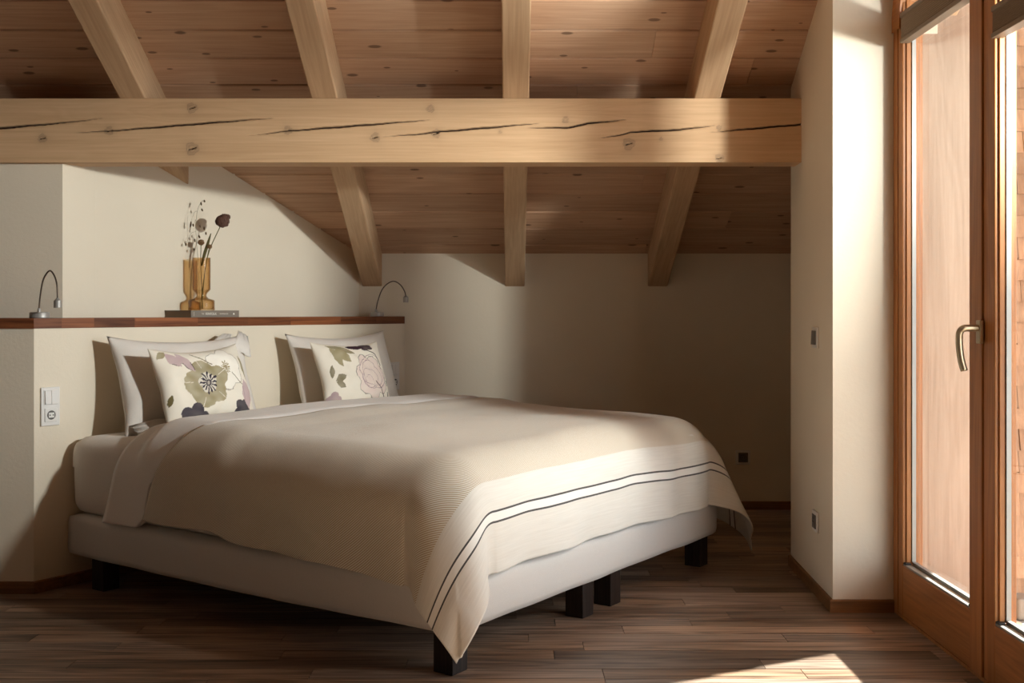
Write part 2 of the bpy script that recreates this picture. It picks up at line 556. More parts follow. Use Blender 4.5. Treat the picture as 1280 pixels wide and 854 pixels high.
# ------------------------------------------------------------------ ceiling planks
def ceiling():
    V, F, T, UVs = [], [], [], []
    cs = math.cos(math.atan(SL)); sn = math.sin(math.atan(SL))
    Lmax = (BACK + 0.05 - RIDGE) / cs
    pitch = 0.178
    ny, nz = sn, cs  # out of the roof, upwards
    def pt(x, l, h):
        return (x, BACK + 0.02 - l * cs + ny * h, 1.425 - 0.0095 + l * sn + nz * h)
    l = 0.12 - 0.178
    k = 0
    while l < Lmax:
        x = -3.45 - random.random() * 2
        while x < 1.95:
            L = random.uniform(4.5, 6.0)
            a, b = max(x + 0.0006, -3.45), min(x + L - 0.0006, 1.95)
            if b > a + 0.02:
                c = (random.random(), random.random(), random.random(), 1)
                l0, l1 = max(l, -0.05), min(l + pitch, Lmax)
                g, ch = 0.0026, 0.0055
                prof = [(l0 + g, 0.02), (l0 + g, ch), (l0 + g + ch * 0.8, 0.0), (l1 - g - ch * 0.8, 0.0), (l1 - g, ch), (l1 - g, 0.02)]
                i = len(V)
                for xx in (a, b):
                    for (ll, h) in prof:
                        V.append(pt(xx, ll, h)); UVs.append((xx, ll))
                for q in range(5):
                    F.append((i + q, i + q + 1, i + 6 + q + 1, i + 6 + q)); T.append(c)
                F.append((i, i + 1, i + 2, i + 3, i + 4, i + 5)); T.append(c)
                F.append((i + 11, i + 10, i + 9, i + 8, i + 7, i + 6)); T.append(c)
            x += L
        l += pitch
    i = len(V)
    for xx, ll in ((-3.5, -0.1), (2.0, -0.1), (2.0, Lmax), (-3.5, Lmax)):
        V.append(pt(xx, ll, 0.015)); UVs.append((xx, ll))
    F.append((i, i + 1, i + 2, i + 3)); T.append((0, 0, 0, 1))
    # far slope behind the ridge
    zr = ceil_z(0, RIDGE)
    i = len(V)
    for q in ((-3.5, RIDGE, zr), (2.0, RIDGE, zr), (2.0, -2.7, zr - SL * (RIDGE + 2.7)), (-3.5, -2.7, zr - SL * (RIDGE + 2.7))):
        V.append(q); UVs.append((q[0], q[1]))
    F.append((i, i + 1, i + 2, i + 3)); T.append((0.5, 0.2, 0.7, 1))
    o = mk('ceiling', V, F, M['ceil'], uv=UVs)
    set_tone(o, T)
    tag(o, kind='structure')
ceiling()

# ------------------------------------------------------------------ rafters
ANG = math.atan(SL)
def rafter(x, label, y_end=BACK + 0.04):
    """local y runs up the slope towards the viewer; local z = 0 is the underside"""
    Lr = (y_end - RIDGE) / math.cos(ANG)
    bm = bmesh.new()
    add_box(bm, (-0.055, 0, 0), (0.055, Lr, 0.175), 0.006, 2)
    # plumb-cut the foot against the wall
    for v in bm.verts:
        if v.co.y < 0.05: v.co.y -= v.co.z * math.tan(ANG) * -1.0
    o = from_bm('rafter', bm, M['rafter'])
    zb = 4.160 - SL * y_end
    o.matrix_world = Matrix.Translation((x, y_end, zb)) @ Matrix.Rotation(math.pi, 4, 'Z') @ Matrix.Rotation(ANG, 4, 'X')
    tag(o, label, 'beam', 'sloping rafters under the plank ceiling')
    return o
rafter(-1.575, 'whitewashed sloping rafter at far left, its foot running into the wall above the vase')
rafter(-0.779, 'whitewashed sloping rafter whose foot ends above the right-hand gooseneck lamp')
rafter(0.0156, 'whitewashed sloping rafter in the middle, nearly vertical in view, foot on the back wall')
rafter(0.811, 'whitewashed sloping rafter nearest the white pillar, foot on the back wall')
rafter(1.606, 'whitewashed sloping rafter mostly hidden behind the white pillar')

# ------------------------------------------------------------------ cross beam with cracks and knots
def cross_beam():
    BY = 4.56; k = BY / 1374.0
    X0, X1, Z0, Z1 = -3.3, 1.231, 1.7206, 1.986
    px = lambda x: (x - 640) * k
    pz = lambda y: 1.1 + (390 - y) * k
    cracks = [[(-120, 168), (0, 160), (75, 153.5), (136, 147)],
              [(85, 166), (136, 163.6), (242, 155), (347, 147)],
              [(307, 170), (360, 163.6), (425, 158.6), (541, 149.5)],
              [(475, 171), (520, 168), (543, 165), (621, 158.6), (677, 153.6)],
              [(657, 159.6), (709, 159.6), (735, 154), (783, 149.5)],
              [(747, 172.7), (775, 169), (788, 165), (850, 162), (896, 156.5)],
              [(880, 166), (905, 164), (950, 160), (1011, 154.6)]]
    knots = [(53, 173, 5), (136, 163.6, 5), (240, 135, 6), (240, 186, 7.5), (360, 163, 5), (469, 172, 5.5), (538, 136, 4.5),
             (545, 167, 5), (625, 165, 2), (707, 150, 4), (786, 180, 7), (826, 174, 2), (899, 160, 3.2), (899, 198, 5)]
    nx, nz = 1000, 88
    xs = np.linspace(X0, X1, nx); zs = np.linspace(Z0, Z1, nz)
    X, Z = np.meshgrid(xs, zs)
    crack = np.zeros_like(X); knot = np.zeros_like(X)
    rng = np.random.RandomState(3)
    for c in cracks:
        P = [(px(a), pz(b)) for a, b in c]
        cx = np.array([p[0] for p in P]); czz = np.array([p[1] for p in P])
        m = (X >= cx[0]) & (X <= cx[-1])
        zz = np.interp(X, cx, czz) + 0.0007 * np.sin(X * 41 + cx[0] * 9) + 0.0003 * np.sin(X * 143)
        t = (X - cx[0]) / (cx[-1] - cx[0])
        wdt = 0.0036 * np.clip(np.minimum(t / 0.45, (1 - t) / 0.35), 0, 1) ** 0.8
        if cx[-1] > 1.2: wdt = 0.0032 * np.clip(t / 0.5, 0, 1)
        if c[0][0] < 0: wdt = 0.0046 * np.clip((1 - t) / 0.5, 0, 1)
        d = np.abs(Z - zz)
        crack = np.maximum(crack, np.where(m, np.clip((wdt + 0.0012 - d) / 0.0022, 0, 1) * np.clip(wdt / 0.0012, 0, 1), 0))
    for a, b, r in knots:
        R = r * k * 1.05
        dx = (X - px(a)); dz = (Z - pz(b))
        th = np.arctan2(dz, dx)
        d = np.sqrt(dx ** 2 + dz ** 2) / (R * (1 + 0.10 * np.sin(3 * th + a) + 0.06 * np.sin(7 * th + b)))
        ringy = 0.45 + 0.4 * (0.5 + 0.5 * np.cos(d * 11))
        edge = np.exp(-((d - 0.92) / 0.13) ** 2) * 0.9
        inside = np.where(d < 0.95, ringy * np.clip((0.95 - d) / 0.2, 0, 1) * (0.75 + 0.25 * rng.rand(*X.shape)), 0)
        knot = np.maximum(knot, np.maximum(inside * 0.8, edge * 0.75))
        knot = np.maximum(knot, 0.22 * np.exp(-(d / 1.7) ** 2))
        if r >= 5: crack = np.maximum(crack, np.where((np.abs(dz - 0.25 * dx) < 0.0018) & (np.abs(dx) < R * 0.6), 0.9, 0))
    Y = BY + 0.014 * crack + 0.0012 * np.sin(X * 3.1 + Z * 7)
    V = np.stack([X, Y, Z], -1).reshape(-1, 3).tolist()
    F = []
    for j in range(nz - 1):
        for i in range(nx - 1):
            a = j * nx + i
            F.append((a, a + 1, a + nx + 1, a + nx))
    nfront = len(F)
    # the rest of the beam
    yb = BY + 0.135
    loop_b = [i for i in range(nx)]
    loop_t = [(nz - 1) * nx + i for i in range(nx)]
    b0 = len(V); V += [(X0, yb, Z0), (X1, yb, Z0), (X0, yb, Z1), (X1, yb, Z1)]
    F.append(tuple(loop_b[::-1]) + (b0, b0 + 1)); F.append(tuple(loop_t) + (b0 + 3, b0 + 2)); F.append((b0, b0 + 2, b0 + 3, b0 + 1))
    F.append(tuple(j * nx for j in range(nz)) + (b0 + 2, b0)); F.append(tuple(j * nx + nx - 1 for j in range(nz))[::-1] + (b0 + 1, b0 + 3))
    o = mk('cross_beam', V, F, M['beam_front'])
    o.data.materials.append(M['beam'])
    for p in o.data.polygons:
        p.use_smooth = p.index < nfront
        if p.index >= nfront: p.material_index = 1
    a = o.data.color_attributes.new('marks', 'FLOAT_COLOR', 'POINT')
    arr = np.zeros((len(V), 4), dtype=np.float32); arr[:, 3] = 1
    arr[:nx * nz, 0] = crack.reshape(-1); arr[:nx * nz, 1] = knot.reshape(-1)
    a.data.foreach_set('color', arr.reshape(-1))
    tag(o, 'thick horizontal whitewashed timber beam with long cracks and knots across the room', 'beam')
cross_beam()

# ------------------------------------------------------------------ skirting boards
def skirting(name, pts, flip=1):
    """thin board along a plan polyline, standing in front of the wall"""
    V, F = [], []
    pts = [Vector((p[0], p[1])) for p in pts]
    n = len(pts)
    offs = []
    for i in range(n):
        if i == 0: d = (pts[1] - pts[0]).normalized(); nn = Vector((d.y, -d.x)) * flip; offs.append(nn)
        elif i == n - 1: d = (pts[-1] - pts[-2]).normalized(); nn = Vector((d.y, -d.x)) * flip; offs.append(nn)
        else:
            d0 = (pts[i] - pts[i - 1]).normalized(); d1 = (pts[i + 1] - pts[i]).normalized()
            n0 = Vector((d0.y, -d0.x)) * flip; n1 = Vector((d1.y, -d1.x)) * flip
            b = (n0 + n1).normalized(); offs.append(b / max(0.3, b.dot(n0)))
    for p, o_ in zip(pts, offs):
        q = p + o_ * 0.012
        V += [(p.x, p.y, 0), (q.x, q.y, 0), (q.x, q.y, 0.042), (p.x + o_.x * 0.008, p.y + o_.y * 0.008, 0.046), (p.x, p.y, 0.046)]
    for i in range(n - 1):
        for k in range(5):
            F.append((5 * i + k, 5 * i + (k + 1) % 5, 5 * i + 5 + (k + 1) % 5, 5 * i + 5 + k))
    F.append((0, 1, 2, 3, 4)); F.append(tuple(5 * (n - 1) + k for k in range(5))[::-1])
    o = mk(name, V, F, M['skirt'])
    bm = bmesh.new(); bm.from_mesh(o.data); bmesh.ops.recalc_face_normals(bm, faces=bm.faces); bm.to_mesh(o.data); bm.free()
    return tag(o, kind='structure')
skirting('baseboard_left', [(-3.29, 4.30), C, (-0.61, 6.10)])
skirting('baseboard_back', [(-0.58, BACK), (1.70, BACK)])
skirting('baseboard_right', [(1.398, 4.03), (1.176, 4.03), (1.21, 4.77)], -1)

# ------------------------------------------------------------------ doors
def door_leaf(name, y0, y1, handle):
    """glazed leaf between y0 and y1 (visible wood faces x = 1.40)"""
    d = empty(name, (1.40, (y0 + y1) / 2, 0))
    tag(d, kind='structure')
    yc = (y0 + y1) / 2
    def part(nm, bm, mat, smooth=False):
        o = from_bm(nm, bm, mat, None, smooth); o.parent = d
        o.matrix_parent_inverse = Matrix.Translation((-1.40, -yc, 0))
        return o
    bm = bmesh.new()
    add_box(bm, (1.400, y0, 0.012), (1.465, y1, 0.190), 0.003)
    part('bottom_rail', bm, M['larch'])
    bm = bmesh.new()
    add_box(bm, (1.402, y0, 0.190), (1.425, y1, 0.197), 0.002)
    part('glazing_ledge', bm, M['spacer'])
    bm = bmesh.new()
    add_box(bm, (1.428, y0 - 0.01, 0.192), (1.448, y1 + 0.01, 2.62))
    part('glass_pane', bm, M['pane'])
    # spacer bars at the sides and foot of the double glazing
    bm = bmesh.new()
    for a, b in ((y0 + 0.001, y0 + 0.010), (y1 - 0.010, y1 - 0.001)):
        add_box(bm, (1.431, a, 0.2), (1.445, b, 2.16))
    add_box(bm, (1.431, y0 + 0.01, 0.194), (1.445, y1 - 0.01, 0.206))
    part('glass_spacer', bm, M['spacer'])
    bm = bmesh.new()
    for yy in (y0 + 0.012, y1 - 0.012):
        add_box(bm, (1.403, yy - 0.012, 0.190), (1.424, yy + 0.012, 0.203), 0.002)
    part('corner_clip', bm, M['seal'])
    # beads: small stepped mouldings along the stiles
    bm = bmesh.new()
    for ya, sg in ((y0, 1), (y1, -1)):
        lo, hi = sorted((ya, ya + sg * 0.007))
        add_box(bm, (1.412, lo, 0.197), (1.428, hi, 2.30), 0.002)
    part('glazing_bead', bm, M['larch'])
    return d, part
M['larch_h'] = wood('stained_larch_rail', (146, 92, 46), (194, 130, 72), 1, 'Object', knots=0.25, knotc=(84, 42, 18), rough=0.45, spec=0.4)
d1, part1 = door_leaf('door_1', 3.357, 3.94, True)
d2, part2 = door_leaf('door_2', 2.60, 3.19, False)
for d in (d1, d2):
    for c in d.children:
        if c.name.startswith('bottom_rail'): c.data.materials[0] = M['larch_h']
# stiles belong to the leaves
bm = bmesh.new(); add_box(bm, (1.400, 3.94, 0.012), (1.465, 3.985, 2.62), 0.003); part1('stile', bm, M['larch'])
bm = bmesh.new(); add_box(bm, (1.396, 3.268, 0.012), (1.465, 3.357, 2.62), 0.003); part1('stile', bm, M['larch'])
bm = bmesh.new(); add_box(bm, (1.401, 3.19, 0.012), (1.465, 3.267, 2.62), 0.003); part2('stile', bm, M['larch'])
bm = bmesh.new(); add_box(bm, (1.401, 2.553, 0.012), (1.465, 2.60, 2.35), 0.003); part2('stile', bm, M['larch'])
# handle: rosette plate, neck, curved grip
bm = bmesh.new(); add_box(bm, (1.384, 3.253, 1.005), (1.397, 3.281, 1.075), 0.003, 3); part1('handle_plate', bm, M['brass'])
gp = [(1.386, 3.266, 1.052), (1.356, 3.266, 1.052), (1.340, 3.267, 1.050), (1.333, 3.272, 1.038), (1.332, 3.274, 1.015), (1.334, 3.273, 0.98), (1.338, 3.270, 0.95), (1.343, 3.264, 0.925)]
Vh, Fh = tube_geo(catmull(gp, 6), [0.0105] * 43, 12)
oh = mk('door_handle', Vh, Fh, M['brass'], None, True)
oh.parent = d1; oh.matrix_parent_inverse = Matrix.Translation((-1.40, -(3.357 + 3.94) / 2, 0))
# outer frame with arched head
def door_frame():
    bm = bmesh.new()
    add_box(bm, (1.398, 3.987, 0), (1.49, 4.03, 2.30), 0.002)
    add_box(bm, (1.398, 2.51, 0), (1.49, 2.551, 2.30), 0.002)
    add_box(bm, (1.40, 2.51, 0), (1.49, 4.03, 0.011))
    o = from_bm('trim_1', bm, M['larch']); tag(o, kind='structure')
    V, F = [], []
    n = 32
    for k in range(n + 1):
        a = math.pi * k / n
        for (ra, rb) in ((ARC_A - 0.015, ARC_B - 0.015), (ARC_A + 0.065, ARC_B + 0.065)):
            y, z = ARC_C + ra * math.cos(a), ARC_Z + rb * math.sin(a)
            V += [(1.392, y, z), (1.47, y, z)]
    for k in range(n):
        i, j = 4 * k, 4 * k + 4
        F += [(i, i + 2, j + 2, j), (i + 1, j + 1, j + 3, i + 3), (i, j, j + 1, i + 1), (i + 2, i + 3, j + 3, j + 2)]
    o = mk('trim_2', V, F, M['larch_h']); tag(o, kind='structure')
door_frame()

# pleated blinds at the head of the leaves
def blind(y0, y1, zb, zt, label):
    d = empty('pleated_blind', (1.405, (y0 + y1) / 2, zb))
    tag(d, label, 'blind', 'pleated blinds on the terrace door')
    inv = Matrix.Translation((-1.405, -(y0 + y1) / 2, -zb))
    def put(o): o.parent = d; o.matrix_parent_inverse = inv
    put(box('head_rail', (1.388, y0, zt - 0.016), (1.424, y1, zt), M['blind_rail'], None, 0.002))
    put(box('bottom_rail', (1.388, y0, zb), (1.424, y1, zb + 0.014), M['blind_rail'], None, 0.002))
    V, F = [], []
    n = 22
    for k in range(n + 1):
        z = zb + 0.014 + (zt - zb - 0.030) * k / n
        x = 1.391 if k % 2 == 0 else 1.394
        V += [(x, y0 + 0.002, z), (x, y1 - 0.002, z), (1.42, y0 + 0.002, z), (1.42, y1 - 0.002, z)]
    for k in range(n):
        i, j = 4 * k, 4 * k + 4
        F += [(i, j, j + 1, i + 1), (i + 2, i + 3, j + 3, j + 2), (i, i + 2, j + 2, j), (i + 1, j + 1, j + 3, i + 3)]
    F += [(0, 1, 3, 2), (4 * n, 4 * n + 2, 4 * n + 3, 4 * n + 1)]
    put(mk('blind_fabric', V, F, M['blind']))
blind(3.36, 3.937, 2.062, 2.168, 'taupe pleated blind drawn up at the head of the left door leaf, beside the pillar')
blind(2.603, 3.187, 1.893, 1.985, 'taupe pleated blind drawn up on the right door leaf, hanging lower')

# ------------------------------------------------------------------ outside
box('terrace_floor', (1.56, -4, -0.12), (9, 5.0, -0.02), M['deck'])['kind'] = 'structure'
tag(box('added_sun_canopy', (1.57, 0.5, 2.92), (4.3, 4.8, 3.02), M['larch']), kind='structure')  # unseen canopy, added to stop high sun reaching deep into the room
o = box('outdoor_wall_board', (1.505, 4.100, -0.02), (1.835, 4.158, 3.0), M['panel'], None, 0.003)
tag(o, 'pale larch board panel on the outside wall seen through the left door pane', 'wall panel')
o = box('corner_board', (1.837, 4.085, -0.02), (1.862, 4.158, 3.0), M['panel'], None, 0.003)
tag(o, 'narrow pale upright board edging the shingles outside the right pane', 'board')
def shingles():
    V, F, T = [], [], []
    z = 0.02; r = 0
    while z < 3.0:
        x = 1.864 - random.random() * 0.05
        while x < 2.12:
            w = random.uniform(0.05, 0.13)
            a, b = max(x + 0.001, 1.864), min(x + w - 0.001, 2.13)
            if b > a + 0.004:
                i = len(V); t = random.uniform(0.0, 0.004); zz = z + random.uniform(-0.003, 0.003)
                for xx in (a, b):
                    V += [(xx, 4.118 - t, zz), (xx, 4.150, zz), (xx, 4.150, z + 0.12), (xx, 4.140 - t, z + 0.12)]
                F += [(i, i + 3, i + 7, i + 4), (i, i + 4, i + 5, i + 1), (i, i + 1, i + 2, i + 3), (i + 4, i + 7, i + 6, i + 5)]
                T += [(random.random(), random.random(), random.random(), 1)] * 4
            x += w
        z += 0.080; r += 1
    o = mk('shingle_cladding', V, F, M['shingle']); set_tone(o, T)
    tag(o, 'small wooden shingles cladding the outside wall behind the right door pane', 'shingles')
shingles()
bm = bmesh.new(); add_box(bm, (1.83, 3.98, -0.02), (1.90, 4.08, 0.06), 0.012, 3)
o = from_bm('stone_block', bm, M['stone']); tag(o, 'small grey stone block on the terrace at the foot of the shingles', 'stone')

# ------------------------------------------------------------------ shelf on the half-height wall
def shelf():
    Z0, Z1 = 1.035, 1.075
    ov = 0.006
    # front polyline (slightly proud of the wall) and back polyline
    m = Vector((C[0] + 0.0 + ov * 0.35, C[1] - ov))
    e = Vector((-0.602 + ov * NX, 6.118 + ov * NY))
    front = [Vector((-3.3, C[1] - ov)), m, e]
    back = [Vector((-3.3, 4.599)), Vector((-1.882, 4.599)), Vector((-1.808, 4.756)), Vector((-0.853, 6.118))]
    V, F, T, UVs = [], [], [], []
    def quadstrip(a, b, a2, b2, cuts, u0, L):
        for k in range(len(cuts) - 1):
            t0, t1 = cuts[k], cuts[k + 1]
            c = (random.random(), random.random(), random.random(), 1)
            f0, f1, g0, g1 = a.lerp(b, t0), a.lerp(b, t1), a2.lerp(b2, t0), a2.lerp(b2, t1)
            i = len(V)
            P = [(f0, Z0), (f1, Z0), (f1, Z1), (f0, Z1), (g0, Z1), (g1, Z1), (g0, Z0), (g1, Z0)]
            for p, z in P:
                V.append((p.x, p.y, z))
            ul = [u0 + t0 * L, u0 + t1 * L, u0 + t1 * L, u0 + t0 * L, u0 + t0 * L, u0 + t1 * L, u0 + t0 * L, u0 + t1 * L]
            vl = [0, 0, .04, .04, .25, .25, .30, .30]
            UVs.extend(zip(ul, vl))
            for f in ((0, 1, 2, 3), (3, 2, 5, 4), (0, 6, 7, 1), (6, 4, 5, 7), (0, 3, 4, 6), (1, 7, 5, 2)):
                F.append(tuple(i + q for q in f)); T.append(c)
    quadstrip(front[0], front[1], back[0], back[1], [0, .3, .62, 1], 0, 1.43)
    n0 = front[1]; 
    quadstrip(front[1], front[1].lerp(front[2], 0.12), back[1], back[2], [0, .45, 1], 1.43, 0.27)
    cuts = [0, .10, .27, .42, .56, .74, .88, 1]
    quadstrip(front[1].lerp(front[2], 0.12), front[2], back[2], back[3], cuts, 1.7, 1.96)
    o = mk('wall_shelf', V, F, M['shelf'], uv=UVs)
    set_tone(o, T)
    tag(o, 'dark reddish-brown oak shelf capping the half-height wall behind the bed', 'shelf')
shelf()

# ------------------------------------------------------------------ switches and sockets
def plate_frame(loc, out, name, label, group=None):
    """empty whose local -y looks out of the wall along 'out' (2d)"""
    o = empty(name, loc, math.atan2(out[1], out[0]) + math.pi / 2)
    tag(o, label, 'socket' if 'socket' in name else 'switch', group)
    return o
def socket_geo(root, zc, frame_mat, dark=False):
    pl = M['grey_plastic'] if dark else M['white_plastic']
    bm = bmesh.new(); add_box(bm, (-0.027, -0.013, zc - 0.027), (0.027, -0.009, zc + 0.027), 0.002)
    root = from_bm('socket_insert', bm, pl, root)
    # round recess: rim ring and dark floor with two holes
    V, F = [], []
    n = 36
    for r, y in ((0.0205, -0.0135), (0.0195, -0.0138), (0.0185, -0.0132), (0.0175, -0.0108)):
        for k in range(n):
            a = 2 * math.pi * k / n; V.append((r * math.cos(a), y, zc + r * math.sin(a)))
    for j in range(3):
        for k in range(n): F.append((j * n + k, j * n + (k + 1) % n, (j + 1) * n + (k + 1) % n, (j + 1) * n + k))
    mk('socket_rim', V, F, pl, root, True)
    Vd = [(0.0182 * math.cos(2 * math.pi * k / n), -0.01315, zc + 0.0182 * math.sin(2 * math.pi * k / n)) for k in range(n)]
    mk('socket_recess', Vd, [tuple(range(n))], M['recess'], root)
    bm = bmesh.new()
    add_box(bm, (-0.012, -0.0150, zc - 0.010), (0.012, -0.0134, zc + 0.010), 0.001)
    f = from_bm('socket_face', bm, pl, root)
    bm = bmesh.new()
    for s in (-1, 1):
        bmesh.ops.create_cone(bm, cap_ends=True, segments=12, radius1=0.0026, radius2=0.0026, depth=0.001,
                              matrix=Matrix.Translation((s * 0.0065, -0.0152, zc)) @ Matrix.Rotation(math.pi / 2, 4, 'X'))
    from_bm('socket_hole', bm, M['dark_plastic'], root)
def rocker_geo(root, zc, n, mat):
    w = 0.055 / n
    for k in range(n):
        bm = bmesh.new()
        vs_ = add_box(bm, (-0.0275 + k * w + 0.0004, -0.016, zc - 0.0275), (-0.0275 + (k + 1) * w - 0.0004, -0.009, zc + 0.0275), 0.0015)
        for v in bm.verts:
            if v.co.y < -0.013: v.co.y -= 0.05 * (zc - v.co.z)
        from_bm('rocker', bm, mat, root)
def combo(s, z, label):
    p = wallpt(s, 0.0, z)
    r = plate_frame(p, (NX, NY), 'switch_and_socket', label, 'double bedside switch plates')
    r['category'] = 'switch'
    bm = bmesh.new(); add_box(bm, (-0.0405, -0.009, -0.0765), (0.0405, 0.0, 0.0765), 0.003, 3); from_bm('cover_plate', bm, M['white_plastic'], r)
    bm = bmesh.new(); add_box(bm, (-0.030, -0.0105, 0.006), (0.030, -0.009, 0.066), 0.0005); from_bm('switch_surround', bm, M['white_plastic'], r)
    rocker_geo(r, 0.0365, 2, M['white_plastic'])
    socket_geo(r, -0.034, None)
combo(0.066, 0.726, 'white double rocker switch over a round socket, on the wall left of the bed')
combo(2.125, 0.748, 'white switch and socket plate half hidden by the right-hand pillow')
pout = Vector((-0.74, 0.034)).normalized()
def pillar_pt(y, z): return Vector((1.176 + (y - 4.03) * 0.034 / 0.74, y, z))
r = plate_frame(pillar_pt(4.285, 1.0), pout, 'light_switch', 'single grey rocker switch at chest height on the side of the pillar')
bm = bmesh.new(); add_box(bm, (-0.0405, -0.009, -0.0405), (0.0405, 0, 0.0405), 0.003, 3); from_bm('cover_plate', bm, M['white_plastic'], r)
rocker_geo(r, 0.0, 1, M['grey_plastic'])
r = plate_frame(pillar_pt(4.285, 0.284), pout, 'wall_socket', 'single socket low on the side of the white pillar', 'single wall sockets')
bm = bmesh.new(); add_box(bm, (-0.0405, -0.009, -0.0405), (0.0405, 0, 0.0405), 0.003, 3); from_bm('cover_plate', bm, M['white_plastic'], r)
socket_geo(r, 0.0, None, True)
r = plate_frame(Vector((1.285, BACK, 0.29)), (0, -1), 'wall_socket', 'dim socket low on the back wall beside the bed foot', 'single wall sockets')
bm = bmesh.new(); add_box(bm, (-0.0405, -0.009, -0.0405), (0.0405, 0, 0.0405), 0.003, 3); from_bm('cover_plate', bm, M['white_plastic'], r)
socket_geo(r, 0.0, None, True)

# ------------------------------------------------------------------ bed
BW, BL = 1.88, 1.975
NB = (-0.172, 3.275)
bed = empty('bed', (NB[0], NB[1], 0), math.atan2(WY, WX))     # local x along the foot, local y towards the headboard
tag(bed, 'double box-spring bed with taupe base and dark square legs below a half wall', 'bed')
BEDM = Matrix.Translation((NB[0], NB[1], 0)) @ Matrix.Rotation(math.atan2(WY, WX), 4, 'Z')

def soft_box(name, lo, hi, rad, mat, parent, wob=0.004, seed=0, sub=28, sag=0.0):
    """rounded, slightly uneven upholstered block"""
    bm = bmesh.new()
    sx, sy, sz = (hi[0] - lo[0]), (hi[1] - lo[1]), (hi[2] - lo[2])
    nx, ny, nz = max(6, int(sx / 0.05)), max(6, int(sy / 0.05)), max(6, int(sz / 0.03))
    V, F, idx = [], [], {}
    def vid(i, j, k):
        key = (i, j, k)
        if key not in idx:
            x, y, z = lo[0] + sx * i / nx, lo[1] + sy * j / ny, lo[2] + sz * k / nz
            c = Vector((min(max(x, lo[0] + rad), hi[0] - rad), min(max(y, lo[1] + rad), hi[1] - rad), min(max(z, lo[2] + rad), hi[2] - rad)))
            d = Vector((x, y, z)) - c
            if d.length > 1e-6:
                # spread samples over the rounding
                q = c + d.normalized() * rad
            else: q = Vector((x, y, z))
            q += Vector((noise.noise(q * 5 + Vector((seed, 0, 0))), noise.noise(q * 5 + Vector((0, seed, 7))), noise.noise(q * 4 + Vector((3, 0, seed))))) * wob
            if sag: 
                t = (q.y - lo[1]) / sy
                q.z -= sag * math.sin(math.pi * t) * (1 - k / nz)
            idx[key] = len(V); V.append(q)
        return idx[key]
    for i in range(nx):
        for j in range(ny):
            F.append((vid(i, j, 0), vid(i, j + 1, 0), vid(i + 1, j + 1, 0), vid(i + 1, j, 0)))
            F.append((vid(i, j, nz), vid(i + 1, j, nz), vid(i + 1, j + 1, nz), vid(i, j + 1, nz)))
    for i in range(nx):
        for k in range(nz):
            F.append((vid(i, 0, k), vid(i + 1, 0, k), vid(i + 1, 0, k + 1), vid(i, 0, k + 1)))
            F.append((vid(i, ny, k), vid(i, ny, k + 1), vid(i + 1, ny, k + 1), vid(i + 1, ny, k)))
    for j in range(ny):
        for k in range(nz):
            F.append((vid(0, j, k), vid(0, j, k + 1), vid(0, j + 1, k + 1), vid(0, j + 1, k)))
            F.append((vid(nx, j, k), vid(nx, j + 1, k), vid(nx, j + 1, k + 1), vid(nx, j, k + 1)))
    return mk(name, V, F, mat, parent, True)
soft_box('box_spring', (0, 0, 0.128), (BW, BL, 0.290), 0.022, M['base'], bed, 0.004, 1, sag=0.010)
matt = soft_box('mattress', (0.010, 0.010, 0.288), (BW - 0.010, BL - 0.002, 0.594), 0.06, M['sheet'], bed, 0.006, 3)
pad = soft_box('mattress_pad', (0.006, 0.006, 0.284), (BW - 0.006, BL, 0.600), 0.062, M['sheet'], matt, 0.006, 3)
def soften_foot(o, inset):
    # the two foot corners of the mattress are well rounded
    for v in o.data.vertices:
        x, y, z = v.co
        cx, cy = (0.166 if x < BW / 2 else BW - 0.166), 0.17
        ex, ey = abs(x - cx) if (x < 0.166 or x > BW - 0.166) else 0.0, max(0.0, cy - y)
        if ex > 0 and ey > 0:
            d = math.hypot(ex, ey)
            k = min(1.0, 0.165 / d)
            sx = -1 if x < BW / 2 else 1
            v.co.x, v.co.y = cx + sx * ex * k, cy - ey * k
            d *= k
            v.co.z = min(z, 0.612 - inset - 0.2 * (1 - math.sqrt(max(0.0, 1 - (d / 0.2) ** 2))))
soften_foot(matt, 0.02); soften_foot(pad, 0.015)
bm = bmesh.new(); bm.from_mesh(pad.data)
bmesh.ops.bisect_plane(bm, geom=bm.verts[:] + bm.edges[:] + bm.faces[:], plane_co=(0, 0, 0.478), plane_no=(0, 0, 1), clear_inner=True)
for v in bm.verts:                # gathers of the stretched sheet
    if v.co.z < 0.57:
        w_ = (0.57 - v.co.z) / 0.09
        if v.co.x < 0.05: v.co.x += 0.0035 * math.sin(v.co.y * 62 + 2 * math.sin(v.co.y * 17)) * w_
        if v.co.y > BL - 0.05: v.co.y += 0
for f in bm.faces: f.smooth = True
bm.to_mesh(pad.data); bm.free()
for (p, q) in ((0.03, 0.03), (0.785, 0.03), (0.985, 0.03), (1.755, 0.03), (0.03, 1.77), (0.785, 1.77), (0.985, 1.77), (1.755, 1.77)):
    box('leg', (p, q, 0.0), (p + 0.075, q + 0.075, 0.135), M['leg'], bed, 0.003)

